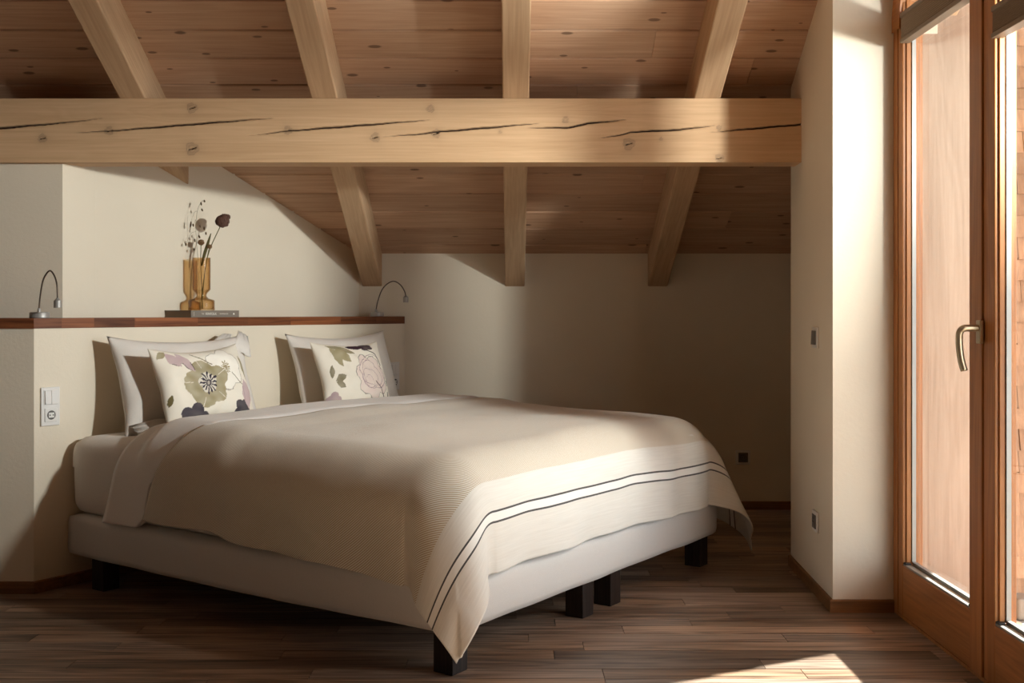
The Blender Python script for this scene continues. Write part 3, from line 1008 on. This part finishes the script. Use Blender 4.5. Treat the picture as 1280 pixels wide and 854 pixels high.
# ------------------------------------------------------------------ draped covers
def drape(name, cu, cv, rect, z0, R, mat, thick, uvoff, bulge, folds, seed, flare, label, cat, lim=None, warp=None):
    """cloth grid laid over the bed: cu/cv are cloth coordinates, rect the flat top"""
    x0, x1, y0, y1 = rect
    V, UVs = [], []
    nu, nv = len(cu), len(cv)
    for v_ in cv:
        for u in cu:
            v = v_ + (warp(u, v_) if warp else 0.0)
            dx = (x0 - u) if u < x0 else (u - x1 if u > x1 else 0.0)
            dy = (y0 - v) if v < y0 else (v - y1 if v > y1 else 0.0)
            sx = -1 if u < x0 else 1
            sy = -1 if v < y0 else 1
            if lim: dx, dy = lim(u, v, dx, dy)
            bx, by = min(max(u, x0), x1), min(max(v, y0), y1)
            r = math.hypot(dx, dy)
            top_n = noise.noise(Vector((u * 2.1 + 3, v * 2.3, 0))) * 0.012 + noise.noise(Vector((u * 5.5 + 3, v * 6, 3))) * 0.004
            zt = z0 + bulge(bx, by) + top_n
            if r < 1e-9:
                P = Vector((bx, by, zt))
            else:
                ddx, ddy = sx * dx / r, sy * dy / r
                arcl = R * math.pi / 2
                if r < arcl:
                    a = r / R
                    out, drop = R * math.sin(a), R * (1 - math.cos(a))
                else:
                    out, drop = R, R + (r - arcl)
                hang = max(0.0, r - arcl * 0.6)
                along = (v if dx > dy else u)
                mn = min(dx, dy)
                wv = folds * hang / 0.3 * (math.sin(along * 17 + seed) * 0.5 + noise.noise(Vector((along * 6.0, seed, r * 1.5))) * 1.1)
                out += wv
                if mn > 0:
                    # the spare cloth of the corner swings out as a soft fold
                    th = math.atan2(dy, dx)
                    out += flare * hang * (math.sin(2 * th) ** 1.5) + 0.010 * math.sin(th * 9 + seed) * hang / 0.3
                    drop -= flare * 0.12 * hang * math.sin(2 * th)
                P = Vector((bx + ddx * out, by + ddy * out, zt - drop))
            V.append(P); UVs.append((u + uvoff[0], v_ + uvoff[1]))
    F = [(j * nu + i, j * nu + i + 1, (j + 1) * nu + i + 1, (j + 1) * nu + i) for j in range(nv - 1) for i in range(nu - 1)]
    V = [BEDM @ p for p in V]
    o = mk(name, V, F, mat, None, True, UVs)
    s = o.modifiers.new('thickness', 'SOLIDIFY'); s.thickness = thick; s.offset = -1
    tag(o, label, cat)
    return o
def smooth01(t): t = min(max(t, 0), 1); return t * t * (3 - 2 * t)
# shared crown of the covers
def crown(x, y):
    t = min(max(x / BW, 0), 1)
    return (0.018 * math.sin(t * math.pi) - 0.018 * smooth01((0.6 - y) / 0.6) - 0.014 * smooth01((x - 0.7) / 1.0) * smooth01((1.3 - y) / 0.9))
# white duvet
R1 = 0.19
cu = np.concatenate([np.linspace(-0.310, 0.20, 60), np.linspace(0.23, BW - 0.23, 56), np.linspace(BW - 0.20, BW + 0.3, 36)])
cv = np.linspace(0.25, 1.715, 84)
PULL = [0.20]
def head_pull(u, v):
    """the covers are drawn back towards the foot on top, while the side drop trails towards the headboard"""
    return -PULL[0] * min(1.0, max(0.0, (u + 0.33) / 0.66)) ** 0.85 * smooth01((v - 0.3) / 1.1)
drape('duvet', cu, cv, (-0.018 + R1, BW + 0.018 - R1, -1.0, 3.0), 0.652, R1, M['duvet'], 0.024, (0, 0),
      lambda x, y: crown(x, y) - 0.028 * smooth01((y - 1.46) / 0.06) + 0.046 * smooth01((y - 1.12) / 0.12) - 0.014, 0.007, 4.0, 0.2,
      'white cotton duvet turned down below the pillows, edge hanging over the near side', 'duvet',
      lambda u, v, dx, dy: (dx * (1 - 0.32 * smooth01((1.47 - v) / 0.06)), dy), head_pull)
# beige blanket
PULL[0] = 0.30
R2 = 0.20
cu = np.concatenate([np.linspace(-0.308, 0.20, 84), np.linspace(0.22, BW - 0.22, 76), np.linspace(BW - 0.20, BW + 0.355, 70)])
cv = np.concatenate([np.linspace(-0.312, 0.20, 90), np.linspace(0.215, 1.475, 90)])
drape('blanket', cu, cv, (-0.034 + R2, BW + 0.034 - R2, -0.030 + R2, 9.0), 0.658, R2, M['blanket'], 0.006, (0, 0.312),
      lambda x, y: crown(x, y) + 0.008 + 0.014 * smooth01((y - 0.95) / 0.13), 0.017, 11.0, 0.42,
      'beige twill blanket with a cream end and two dark stripes draped over the bed foot', 'blanket',
      lambda u, v, dx, dy: (dx * (1 + 0.07 * smooth01((1.2 - v) / 1.1)), dy), head_pull)

# ------------------------------------------------------------------ pillows
def pillow_geo(w, h, t, seed, nu=60, nv=44, wr=1.0):
    """front and back grids in local (x, z), thickness along y (front = -y)"""
    U = np.linspace(-1, 1, nu); Vv = np.linspace(-1, 1, nv)
    front, back, uv = [], [], []
    for v in Vv:
        for u in U:
            pin_x = 1 - 0.085 * (1 - abs(u) ** 2) * 0 - 0.07 * (1 - v * v) * abs(u) ** 3
            pin_z = 1 - 0.17 * (1 - u * u) * abs(v) ** 3
            x = u * w / 2 * pin_x; z = v * h / 2 * pin_z
            prof = ((1 - abs(u) ** 2.6) * (1 - abs(v) ** 2.6)) ** 0.55
            n = noise.noise(Vector((u * 2.3 + seed, v * 2.0, seed))) * 0.16 + noise.noise(Vector((u * 6 + seed, v * 5, seed + 4))) * 0.06 * wr
            yy = t / 2 * prof * (1 + n)
            e = 0.012 * noise.noise(Vector((u * 1.6, v * 1.6, seed + 9)))
            front.append((x, -yy + e, z)); back.append((x, yy * 0.9 + e, z)); uv.append(((u + 1) / 2, (v + 1) / 2))
    return front, back, uv, nu, nv
def pillow_obj(name, M4, w, h, t, seed, mat, parent=None, prnt=None, nu=60, nv=44):
    f, b, uv, nu, nv = pillow_geo(w, h, t, seed, nu, nv)
    V = f + b
    off = nu * nv
    F = []
    for j in range(nv - 1):
        for i in range(nu - 1):
            a = j * nu + i
            F.append((a, a + 1, a + nu + 1, a + nu)); F.append((off + a, off + a + nu, off + a + nu + 1, off + a + 1))
    V = [M4 @ Vector(p) for p in V]
    o = mk(name, V, F, mat, parent, True, uv + uv)
    if prnt is not None:
        a = o.data.color_attributes.new('print', 'FLOAT_COLOR', 'POINT')
        cols = [prnt(*q) for q in uv]; basec = lin((232, 224, 208))
        arr = np.array(cols + [basec] * off, dtype=np.float32).reshape(-1)
        a.data.foreach_set('color', arr)
    m = o.modifiers.new('weld', 'WELD'); m.merge_threshold = 0.0008
    return o
def lean(s, d, z, tilt, turn=0.0, roll=0.0):
    """matrix for a pillow whose lower edge rests at wall coordinate s, distance d, height z"""
    base = wallpt(s, d, z)
    ang = math.atan2(NY, NX) + math.pi / 2 + turn
    return Matrix.Translation(base) @ Matrix.Rotation(ang, 4, 'Z') @ Matrix.Rotation(-tilt, 4, 'X') @ Matrix.Rotation(roll, 4, 'Y')
def shift(h): return Matrix.Translation((0, 0, h / 2))
R_ = math.radians
def white_pillow(s, d, z, seed, label, roll=0.0, turn=0.0):
    Mt = lean(s, d, z, R_(17), turn, roll) @ shift(0.42)
    o = pillow_obj('pillow', Mt, 0.71, 0.44, 0.17, seed, M['sheet'])
    tag(o, label, 'pillow', 'white bed pillows')
    return o, Mt
p1, m1 = white_pillow(0.615, 0.215, 0.588, 2.0, 'white pillow leaning on the half wall at the left, behind a floral cushion', R_(0.5))
p2, m2 = white_pillow(1.60, 0.21, 0.588, 6.0, 'white pillow leaning on the half wall at the right, behind a floral cushion', R_(-0.5))
# loose hem of the left pillowcase: flaps past the upper right corner and at the lower left
def flap(Mt, pts, parent, name='pillowcase_flap'):
    V, F = [], []
    n = 8
    for a, b in pts:
        for k in range(n + 1):
            t = k / n
            p = Vector(a).lerp(Vector(b), t); p.y += 0.006 * math.sin(t * 9 + len(V))
            V.append(Mt @ p)
    for r in range(len(pts) - 1):
        for k in range(n):
            i = r * (n + 1) + k
            F.append((i, i + 1, i + n + 2, i + n + 1))
    o = mk(name, V, F, M['sheet'], parent, True)
    s = o.modifiers.new('thickness', 'SOLIDIFY'); s.thickness = 0.004
    return o
flap(m1, [((0.24, -0.035, 0.155), (0.33, -0.05, 0.10)), ((0.30, -0.02, 0.20), (0.355, -0.035, 0.15)), ((0.335, 0.0, 0.24), (0.375, -0.01, 0.21))], p1)
flap(m1, [((0.17, 0.02, 0.16), (0.25, -0.02, 0.15)), ((0.22, 0.03, 0.21), (0.28, 0.0, 0.19)), ((0.27, 0.03, 0.235), (0.30, 0.01, 0.225))], p1)
flap(m1, [((-0.335, -0.02, -0.16), (-0.335, -0.07, -0.215)), ((-0.24, -0.07, -0.15), (-0.24, -0.12, -0.215)), ((-0.13, -0.085, -0.165), (-0.13, -0.13, -0.215))], p1)

# painted-flower prints (pattern of the cloth itself)
CREAM = np.array(lin((236, 229, 214))[:3]); OLIVE = np.array(lin((150, 138, 98))[:3]); OLIVE_D = np.array(lin((112, 102, 68))[:3])
SLATE = np.array(lin((58, 52, 64))[:3]); MAUVE = np.array(lin((190, 164, 168))[:3]); PLUM = np.array(lin((64, 44, 52))[:3])
GREYL = np.array(lin((176, 168, 156))[:3]); PINK = np.array(lin((226, 206, 198))[:3]); OCHRE = np.array(lin((160, 140, 80))[:3]); WHT = np.array(lin((244, 239, 228))[:3])
ASP = 1.34
def lobed(u, v, cx, cy, r, k, amp, ph, sq=1.0):
    x, y = (u - cx) * ASP, (v - cy) / sq
    th = math.atan2(y, x)
    nz = noise.noise(Vector((u * 7 + cx * 30, v * 7, 1.0))) * 0.13 + noise.noise(Vector((u * 22 + cx * 30, v * 22, 2.0))) * 0.06
    return math.hypot(x, y) / (r * (1 + amp * abs(math.sin(k * th / 2 + ph)) - amp * 0.5 + nz)), th
def seg(u, v, a, b):
    p = Vector((u * ASP, v)); a = Vector((a[0] * ASP, a[1])); b = Vector((b[0] * ASP, b[1]))
    t = max(0, min(1, (p - a).dot(b - a) / (b - a).length_squared))
    return (p - a - (b - a) * t).length, t
def leaf_d(u, v, a, b, wd):
    d, t = seg(u, v, a, b)
    return d / (wd * max(0.05, math.sin(math.pi * min(max(t, 0.02), 0.98)) ** 0.7) * (1 + 0.3 * noise.noise(Vector((u * 14, v * 14, 5)))))
def wash(c, u, v, a=0.35):
    n = 0.5 + 0.5 * noise.noise(Vector((u * 11, v * 11, 8)))
    return c * (1 - a * n) + CREAM * (a * n)
def stamens(col, u, v, cx, cy, r, c):
    x, y = (u - cx) * ASP, v - cy
    d = math.hypot(x, y) / r; th = math.atan2(y, x)
    if d < 1.35:
        k = math.sin(th * 13 + 2 * noise.noise(Vector((th * 2, d * 3, cx))))
        if d < 0.30: col = c * 0.9 + GREYL * 0.1
        elif d < 0.95 + 0.35 * noise.noise(Vector((th * 3, 0, cx * 9))) and k > 0.05: col = c
        if d < 0.16: col = GREYL
    return col
def print_left(u, v):
    col = CREAM.copy()
    d, th = lobed(u, v, 0.68, 0.67, 0.25, 6, 0.22, 0.3)
    if d < 1: col = WHT.copy()
    if abs(d - 1) < 0.018: col = GREYL
    col = stamens(col, u, v, 0.68, 0.67, 0.075, OCHRE * 0.8)
    d, th = lobed(u, v, 0.43, 0.50, 0.285, 5, 0.22, 0.5, 0.92)
    if d < 1:
        col = wash(OLIVE, u, v, 0.45) * (0.85 + 0.15 * min(1, d))
        if abs(math.sin(2.5 * th + 1.9)) < 0.035 and d > 0.6: col = CREAM * 0.95
    if d < 0.42: col = wash(CREAM * 0.95, u, v, 0.1) * (0.8 + 0.2 * d)
    col = stamens(col, u, v, 0.435, 0.50, 0.125, SLATE)
    for a, b, w_ in (((0.12, 0.92), (0.22, 0.74), 0.075), ((0.22, 0.92), (0.33, 0.66), 0.06)):
        d = leaf_d(u, v, a, b, w_)
        if d < 1: col = wash(MAUVE, u, v, 0.3)
        if 0.82 < d < 1 and v < 0.77: col = PLUM
    d, t = seg(u, v, (0.36, 0.90), (0.53, 0.72))
    if d < 0.006: col = OLIVE_D
    d, _ = seg(u, v, (0.74, 0.60), (0.83, 0.45))
    if d < 0.005: col = OLIVE_D
    for (cx, cy, r, k) in ((0.24, 0.10, 0.17, 5), (0.78, 0.13, 0.13, 5)):
        d, th = lobed(u, v, cx, cy, r, k, 0.35, cx * 7)
        if d < 1: col = wash(SLATE, u, v, 0.12)
    d = leaf_d(u, v, (0.87, 0.16), (0.88, 0.50), 0.10)
    if d < 1: col = wash(MAUVE, u, v, 0.35)
    if d < 1 and abs(math.sin(u * 80)) < 0.12: col = MAUVE * 0.7
    d = leaf_d(u, v, (0.93, 0.82), (0.97, 0.50), 0.05)
    if d < 1: col = wash(OLIVE, u, v, 0.3)
    d = leaf_d(u, v, (0.03, 0.86), (0.12, 0.95), 0.04)
    if d < 1: col = wash(OLIVE, u, v, 0.3)
    d = leaf_d(u, v, (0.02, 0.30), (0.06, 0.42), 0.03)
    if d < 1: col = OLIVE_D
    return tuple(col) + (1.0,)
def print_right(u, v):
    col = CREAM.copy()
    d, th = lobed(u, v, 0.66, 0.42, 0.30, 7, 0.25, 0.9)
    if d < 1: col = wash(PINK, u, v, 0.55)
    if abs(d - 1) < 0.02: col = GREYL * 0.7
    for q in range(4):
        dd, _ = lobed(u, v, 0.60 + 0.03 * q, 0.36 + 0.05 * q, 0.09 + 0.05 * q, 3, 0.3, q)
        if abs(dd - 1) < 0.022: col = MAUVE * 0.75
    for a, b, w_ in (((0.14, 0.93), (0.48, 0.78), 0.05), ((0.17, 0.88), (0.27, 0.60), 0.06), ((0.22, 0.86), (0.39, 0.66), 0.07)):
        d = leaf_d(u, v, a, b, w_)
        if d < 1: col = wash(OLIVE, u, v, 0.3) * (0.85 if w_ < 0.055 else 1.0)
    for a, b, w_ in (((0.08, 0.44), (0.13, 0.62), 0.04), ((0.12, 0.40), (0.26, 0.46), 0.05), ((0.12, 0.38), (0.22, 0.30), 0.045)):
        d = leaf_d(u, v, a, b, w_)
        if d < 1: col = wash(OLIVE_D, u, v, 0.35)
    d, th = lobed(u, v, 0.70, 0.91, 0.15, 5, 0.3, 0.2, 0.5)
    if d < 1: col = wash(PLUM, u, v, 0.12)
    d = leaf_d(u, v, (0.38, 0.90), (0.66, 0.90), 0.05)
    if d < 1: col = PLUM
    for a, b in (((0.70, 0.84), (0.82, 0.76)), ((0.82, 0.76), (0.87, 0.60)), ((0.76, 0.26), (0.84, 0.10)), ((0.76, 0.26), (0.70, 0.36))):
        d, _ = seg(u, v, a, b)
        if d < 0.008: col = PLUM
    d = leaf_d(u, v, (0.95, 0.48), (0.97, 0.26), 0.05)
    if d < 1: col = OLIVE_D
    for (cx, cy) in ((0.90, 0.36), (0.91, 0.20)):
        d, _ = seg(u, v, (cx, cy), (cx, cy - 0.06))
        if d < 0.012: col = SLATE
    d, th = lobed(u, v, 0.08, 0.14, 0.10, 4, 0.3, 2.0)
    if d < 1: col = wash(MAUVE * 0.8, u, v, 0.3)
    d, th = lobed(u, v, 0.20, 0.05, 0.06, 4, 0.3, 1.0)
    if d < 1: col = PLUM
    return tuple(col) + (1.0,)
Mt = lean(0.575, 0.378, 0.628, R_(20), R_(3), R_(-1.5)) @ shift(0.34)
c1 = pillow_obj('cushion', Mt, 0.49, 0.36, 0.13, 12.0, M['floral'], None, print_left, 190, 140)
tag(c1, 'cream cushion with a large olive-green painted flower, on the left side of the bed', 'cushion', 'floral cushions')
Mt = lean(1.455, 0.378, 0.632, R_(20), R_(-2), R_(1.0)) @ shift(0.34)
c2 = pillow_obj('cushion', Mt, 0.44, 0.35, 0.13, 21.0, M['floral'], None, print_right, 190, 140)
tag(c2, 'cream cushion with pale pink flower, olive leaves and dark petals, on the right side', 'cushion', 'floral cushions')

# ------------------------------------------------------------------ lamps on the shelf
SH = 1.075
def lamp_obj(loc, rz, reach, htop, zend, label):
    r = empty('gooseneck_lamp', loc, rz)
    tag(r, label, 'lamp', 'gooseneck reading lamps on the shelf')
    lathe('lamp_base', [(0.036, 0.0), (0.038, 0.002), (0.038, 0.021), (0.036, 0.024), (0.008, 0.025)], M['steel'], r, 36)
    lathe('neck_collar', [(0.007, 0.024), (0.007, 0.036), (0.0045, 0.040)], M['steel'], r, 16, (-0.004, 0, 0))
    pts = catmull([(-0.004, 0, 0.036), (0.006, 0, 0.085), (0.028, 0, 0.145), (reach * 0.38, 0, htop - 0.012), (reach * 0.6, 0, htop), (reach * 0.82, 0, htop - 0.020), (reach * 0.96, 0, htop - 0.055), (reach, 0, zend)], 8)
    tube('gooseneck', pts, 0.0032, M['steel_dark'], r, 10)
    lathe('lamp_head', [(0.004, 0.004), (0.007, 0.0), (0.010, -0.003), (0.0145, -0.007), (0.0145, -0.034), (0.013, -0.035), (0.012, -0.031)], M['steel'], r, 24, (reach, 0, zend))
lamp_obj((-1.885, 4.385, SH), R_(-42), 0.155, 0.187, 0.076, 'left silver gooseneck reading lamp on the dark shelf, by the wall corner')
lamp_obj((-0.738, 6.000, SH), R_(0), 0.158, 0.192, 0.112, 'right silver gooseneck reading lamp at the far end of the dark shelf')

# ------------------------------------------------------------------ book
bk = empty('book', (-1.447, 5.118, SH), math.atan2(WY, WX))   # local x along spine, local -y faces the room
tag(bk, 'grey hardback book with white spine lettering lying on the shelf under the vase', 'book')
BLn, BWd, BT = 0.278, 0.198, 0.032
box('front_cover', (-BLn / 2, -BWd / 2, BT - 0.003), (BLn / 2, BWd / 2, BT), M['cover'], bk, 0.0008)
box('back_cover', (-BLn / 2, -BWd / 2, 0), (BLn / 2, BWd / 2, 0.003), M['cover'], bk, 0.0008)
box('spine', (-BLn / 2, -BWd / 2 - 0.002, 0.0), (BLn / 2, -BWd / 2 + 0.003, BT), M['cover'], bk, 0.001)
box('pages', (-BLn / 2 + 0.004, -BWd / 2 + 0.003, 0.003), (BLn / 2 - 0.004, BWd / 2 - 0.004, BT - 0.003), M['paper'], bk)
def text(body, size, x, z, parent, mat, y, name='spine_lettering'):
    cu_ = bpy.data.curves.new(name, 'FONT'); cu_.body = body; cu_.size = size; cu_.extrude = 0.0002
    cu_.align_x = 'LEFT'; cu_.align_y = 'CENTER'
    cu_.materials.append(mat)
    tmp = bpy.data.objects.new('tmp', cu_); COL.objects.link(tmp)
    me = bpy.data.meshes.new_from_object(tmp)
    bpy.data.objects.remove(tmp); bpy.data.curves.remove(cu_)
    o = bpy.data.objects.new(name, me); COL.objects.link(o)
    me.name = name
    o.parent = parent; o.location = (x, y, z); o.rotation_euler = (math.pi / 2, 0, 0)
    return o
ys = -BWd / 2 - 0.0023
text('THE', 0.0075, -0.080, 0.016, bk, M['ink'], ys)
text('KINFOLK', 0.0155, -0.058, 0.016, bk, M['ink'], ys)
text('ENTREPRENEUR', 0.0068, 0.024, 0.016, bk, M['ink'], ys)
bm = bmesh.new(); add_box(bm, (0.103, ys - 0.0002, 0.012), (0.111, ys + 0.0005, 0.020)); from_bm('spine_emblem', bm, M['ink'], bk)
bm = bmesh.new(); add_box(bm, (-0.1235, ys - 0.0002, 0.006), (-0.1225, ys + 0.0005, 0.026)); from_bm('spine_rule', bm, M['ink'], bk)

# ------------------------------------------------------------------ vase with dried flowers
VX, VY, VZ = -1.447, 5.122, SH + BT
vase = empty('vase', (VX, VY, VZ))
tag(vase, 'amber glass vase with a narrow waist and wide foot standing on the grey book', 'vase')
outer = [(0.057, 0.0), (0.060, 0.004), (0.060, 0.044), (0.056, 0.049), (0.034, 0.055), (0.024, 0.064), (0.0225, 0.072), (0.027, 0.082), (0.038, 0.093), (0.041, 0.098), (0.041, 0.245)]
inner = [(0.038, 0.245), (0.038, 0.100), (0.035, 0.096), (0.024, 0.085), (0.0195, 0.074), (0.0195, 0.066), (0.029, 0.056), (0.053, 0.045), (0.056, 0.041), (0.056, 0.008), (0.052, 0.005)]
lathe('vase_body', outer, M['amber'], vase, 48).data
# open the top: rebuild without caps as one double wall
vb = [c for c in vase.children][0]
bm = bmesh.new()
prof = outer + inner
rings_ = []
n = 48
for r, z in prof:
    rings_.append([bm.verts.new((r * math.cos(2 * math.pi * k / n), r * math.sin(2 * math.pi * k / n), z)) for k in range(n)])
for a, b in zip(rings_, rings_[1:]):
    for k in range(n): bm.faces.new((a[k], a[(k + 1) % n], b[(k + 1) % n], b[k]))
bm.faces.new(rings_[0][::-1]); bm.faces.new(rings_[-1])
for f in bm.faces: f.smooth = True
bmesh.ops.recalc_face_normals(bm, faces=bm.faces)
bm.to_mesh(vb.data); bm.free()

def fl(px_x, px_y, dy=0.0):
    """a spot above the vase given by its offset in metres from the vase axis"""
    return Vector((px_x, dy, px_y))
def head_geo(c, r, nfl, seed, squash=0.85, fr=0.16):
    rnd = random.Random(seed)
    bm = bmesh.new()
    bmesh.ops.create_icosphere(bm, subdivisions=2, radius=r * 0.72, matrix=Matrix.Translation(c) @ Matrix.Scale(squash, 4, (0, 0, 1)))
    for k in range(nfl):
        z = 1 - 2 * (k + 0.5) / nfl; th = k * 2.39996
        d = Vector((math.sqrt(1 - z * z) * math.cos(th), math.sqrt(1 - z * z) * math.sin(th), z * squash))
        p = c + d * r * rnd.uniform(0.72, 0.92)
        q = d.to_track_quat('Z', 'Y').to_matrix().to_4x4()
        bmesh.ops.create_cone(bm, cap_ends=True, segments=5, radius1=r * fr * 0.5, radius2=r * fr * 1.15, depth=r * 0.30, matrix=Matrix.Translation(p) @ q)
    return bm
def flower(head, r, base, mid, label, mat, seed, nfl, two=False, stemr=0.0016):
    root = empty('dried_flower', (VX, VY, VZ + 0.008))
    tag(root, label, 'flower', 'dried flowers in the amber vase')
    tube('stem', catmull([base, mid, head], 12), stemr, M['stem'], root, 8)
    bm = head_geo(head, r, nfl, seed)
    if two:
        b2 = head_geo(head + Vector((0.012, 0, r * 0.62)), r * 0.78, nfl // 2, seed + 1, 0.55)
        me = bpy.data.meshes.new('tmp'); b2.to_mesh(me); b2.free(); bm.from_mesh(me); bpy.data.meshes.remove(me)
    from_bm('flower_head', bm, mat, root)
    return root
Z_ = VZ + 0.008
big = flower(Vector((0.098, 0.0, 1.522 - Z_)), 0.032, Vector((0.0, 0.0, 0.0)), Vector((0.028, -0.004, 0.235)), 'tall dried allium with a dark purple-brown head leaning right out of the vase', M['flower'], 3, 130, True, 0.0022)
flower(Vector((-0.002, 0.0, 1.424 - Z_)), 0.0155, Vector((0.004, 0.006, 0.0)), Vector((-0.004, 0.004, 0.2)), 'small tan dried bud on a thin upright stem left of the taller allium', M['bud'], 5, 60)
flower(Vector((0.040, -0.01, 1.404 - Z_)), 0.0125, Vector((-0.006, -0.006, 0.0)), Vector((0.022, -0.008, 0.2)), 'smallest tan dried bud beside the long olive leaf in the vase', M['bud'], 8, 50)
# long leaf on the allium
V, F = [], []
LP = catmull([(0.004, -0.012, 0.20), (0.018, -0.014, 0.255), (0.034, -0.014, 0.305), (0.047, -0.012, 0.35)], 6)
for i, p in enumerate(LP):
    t = i / (len(LP) - 1); w_ = 0.0065 * math.sin(math.pi * min(0.98, 0.12 + 0.88 * t)) ** 0.8 + 0.0004
    V += [p + Vector((-w_, 0, w_ * 0.35)), p + Vector((0, 0.0025, 0)), p + Vector((w_, 0, -w_ * 0.35))]
for i in range(len(LP) - 1):
    F += [(3 * i, 3 * i + 1, 3 * i + 4, 3 * i + 3), (3 * i + 1, 3 * i + 2, 3 * i + 5, 3 * i + 4)]
lf = mk('leaf', V, F, M['leaf'], big, True)
lf.modifiers.new('thickness', 'SOLIDIFY').thickness = 0.001
# oat-like sprig
spr = empty('grass_sprig', (VX, VY, Z_))
tag(spr, 'wispy dried oat grass sprig with small dark spikelets rising from the vase', 'dried grass')
tube('stem', catmull([(-0.01, 0.008, 0), (-0.016, 0.006, 0.2), (-0.026, 0, 0.36), (-0.018, -0.004, 0.455), (0.004, -0.006, 0.50), (0.016, -0.008, 0.495)], 8), 0.0007, M['stem'], spr, 6)
SP = [(252, 255, .014, 10), (252.5, 262.5, .012, 25), (257, 252, .010, 20), (239, 281, .026, -8), (250, 283, .010, 10), (256.5, 286, .013, 5), (258, 292, .012, 5),
      (249, 296, .014, 25), (245, 301, .014, 8), (233, 306, .012, -5), (242.5, 312, .010, -5), (243, 282, .012, 5)]
for k, (x, y, ln, a) in enumerate(SP):
    cx, cz_ = (x - 252) / 268.0, 1.1 + (390 - y) / 268.0 - Z_
    bm = bmesh.new()
    bmesh.ops.create_uvsphere(bm, u_segments=8, v_segments=8, radius=1.0,
        matrix=Matrix.Translation((cx, -0.006 + 0.012 * math.sin(k * 2.1), cz_)) @ Matrix.Rotation(R_(a * -1), 4, 'Y') @ Matrix.Diagonal((0.0040, 0.0040, ln * 0.62, 1)))
    from_bm('spikelet', bm, M['sprig'], spr, True)
brs = [((-0.018, -0.004, 0.455), SP[3]), ((-0.026, 0, 0.36), SP[9]), ((-0.024, 0, 0.40), SP[11])]
for st, (x, y, ln, a) in brs:
    e = Vector(((x - 252) / 268.0, 0, 1.1 + (390 - y) / 268.0 - Z_ + ln / 2))
    s0 = Vector(st); mid = s0.lerp(e, 0.5) + Vector((0, 0, 0.018))
    tube('branch', catmull([s0, mid, e], 6), 0.0005, M['stem'], spr, 5)
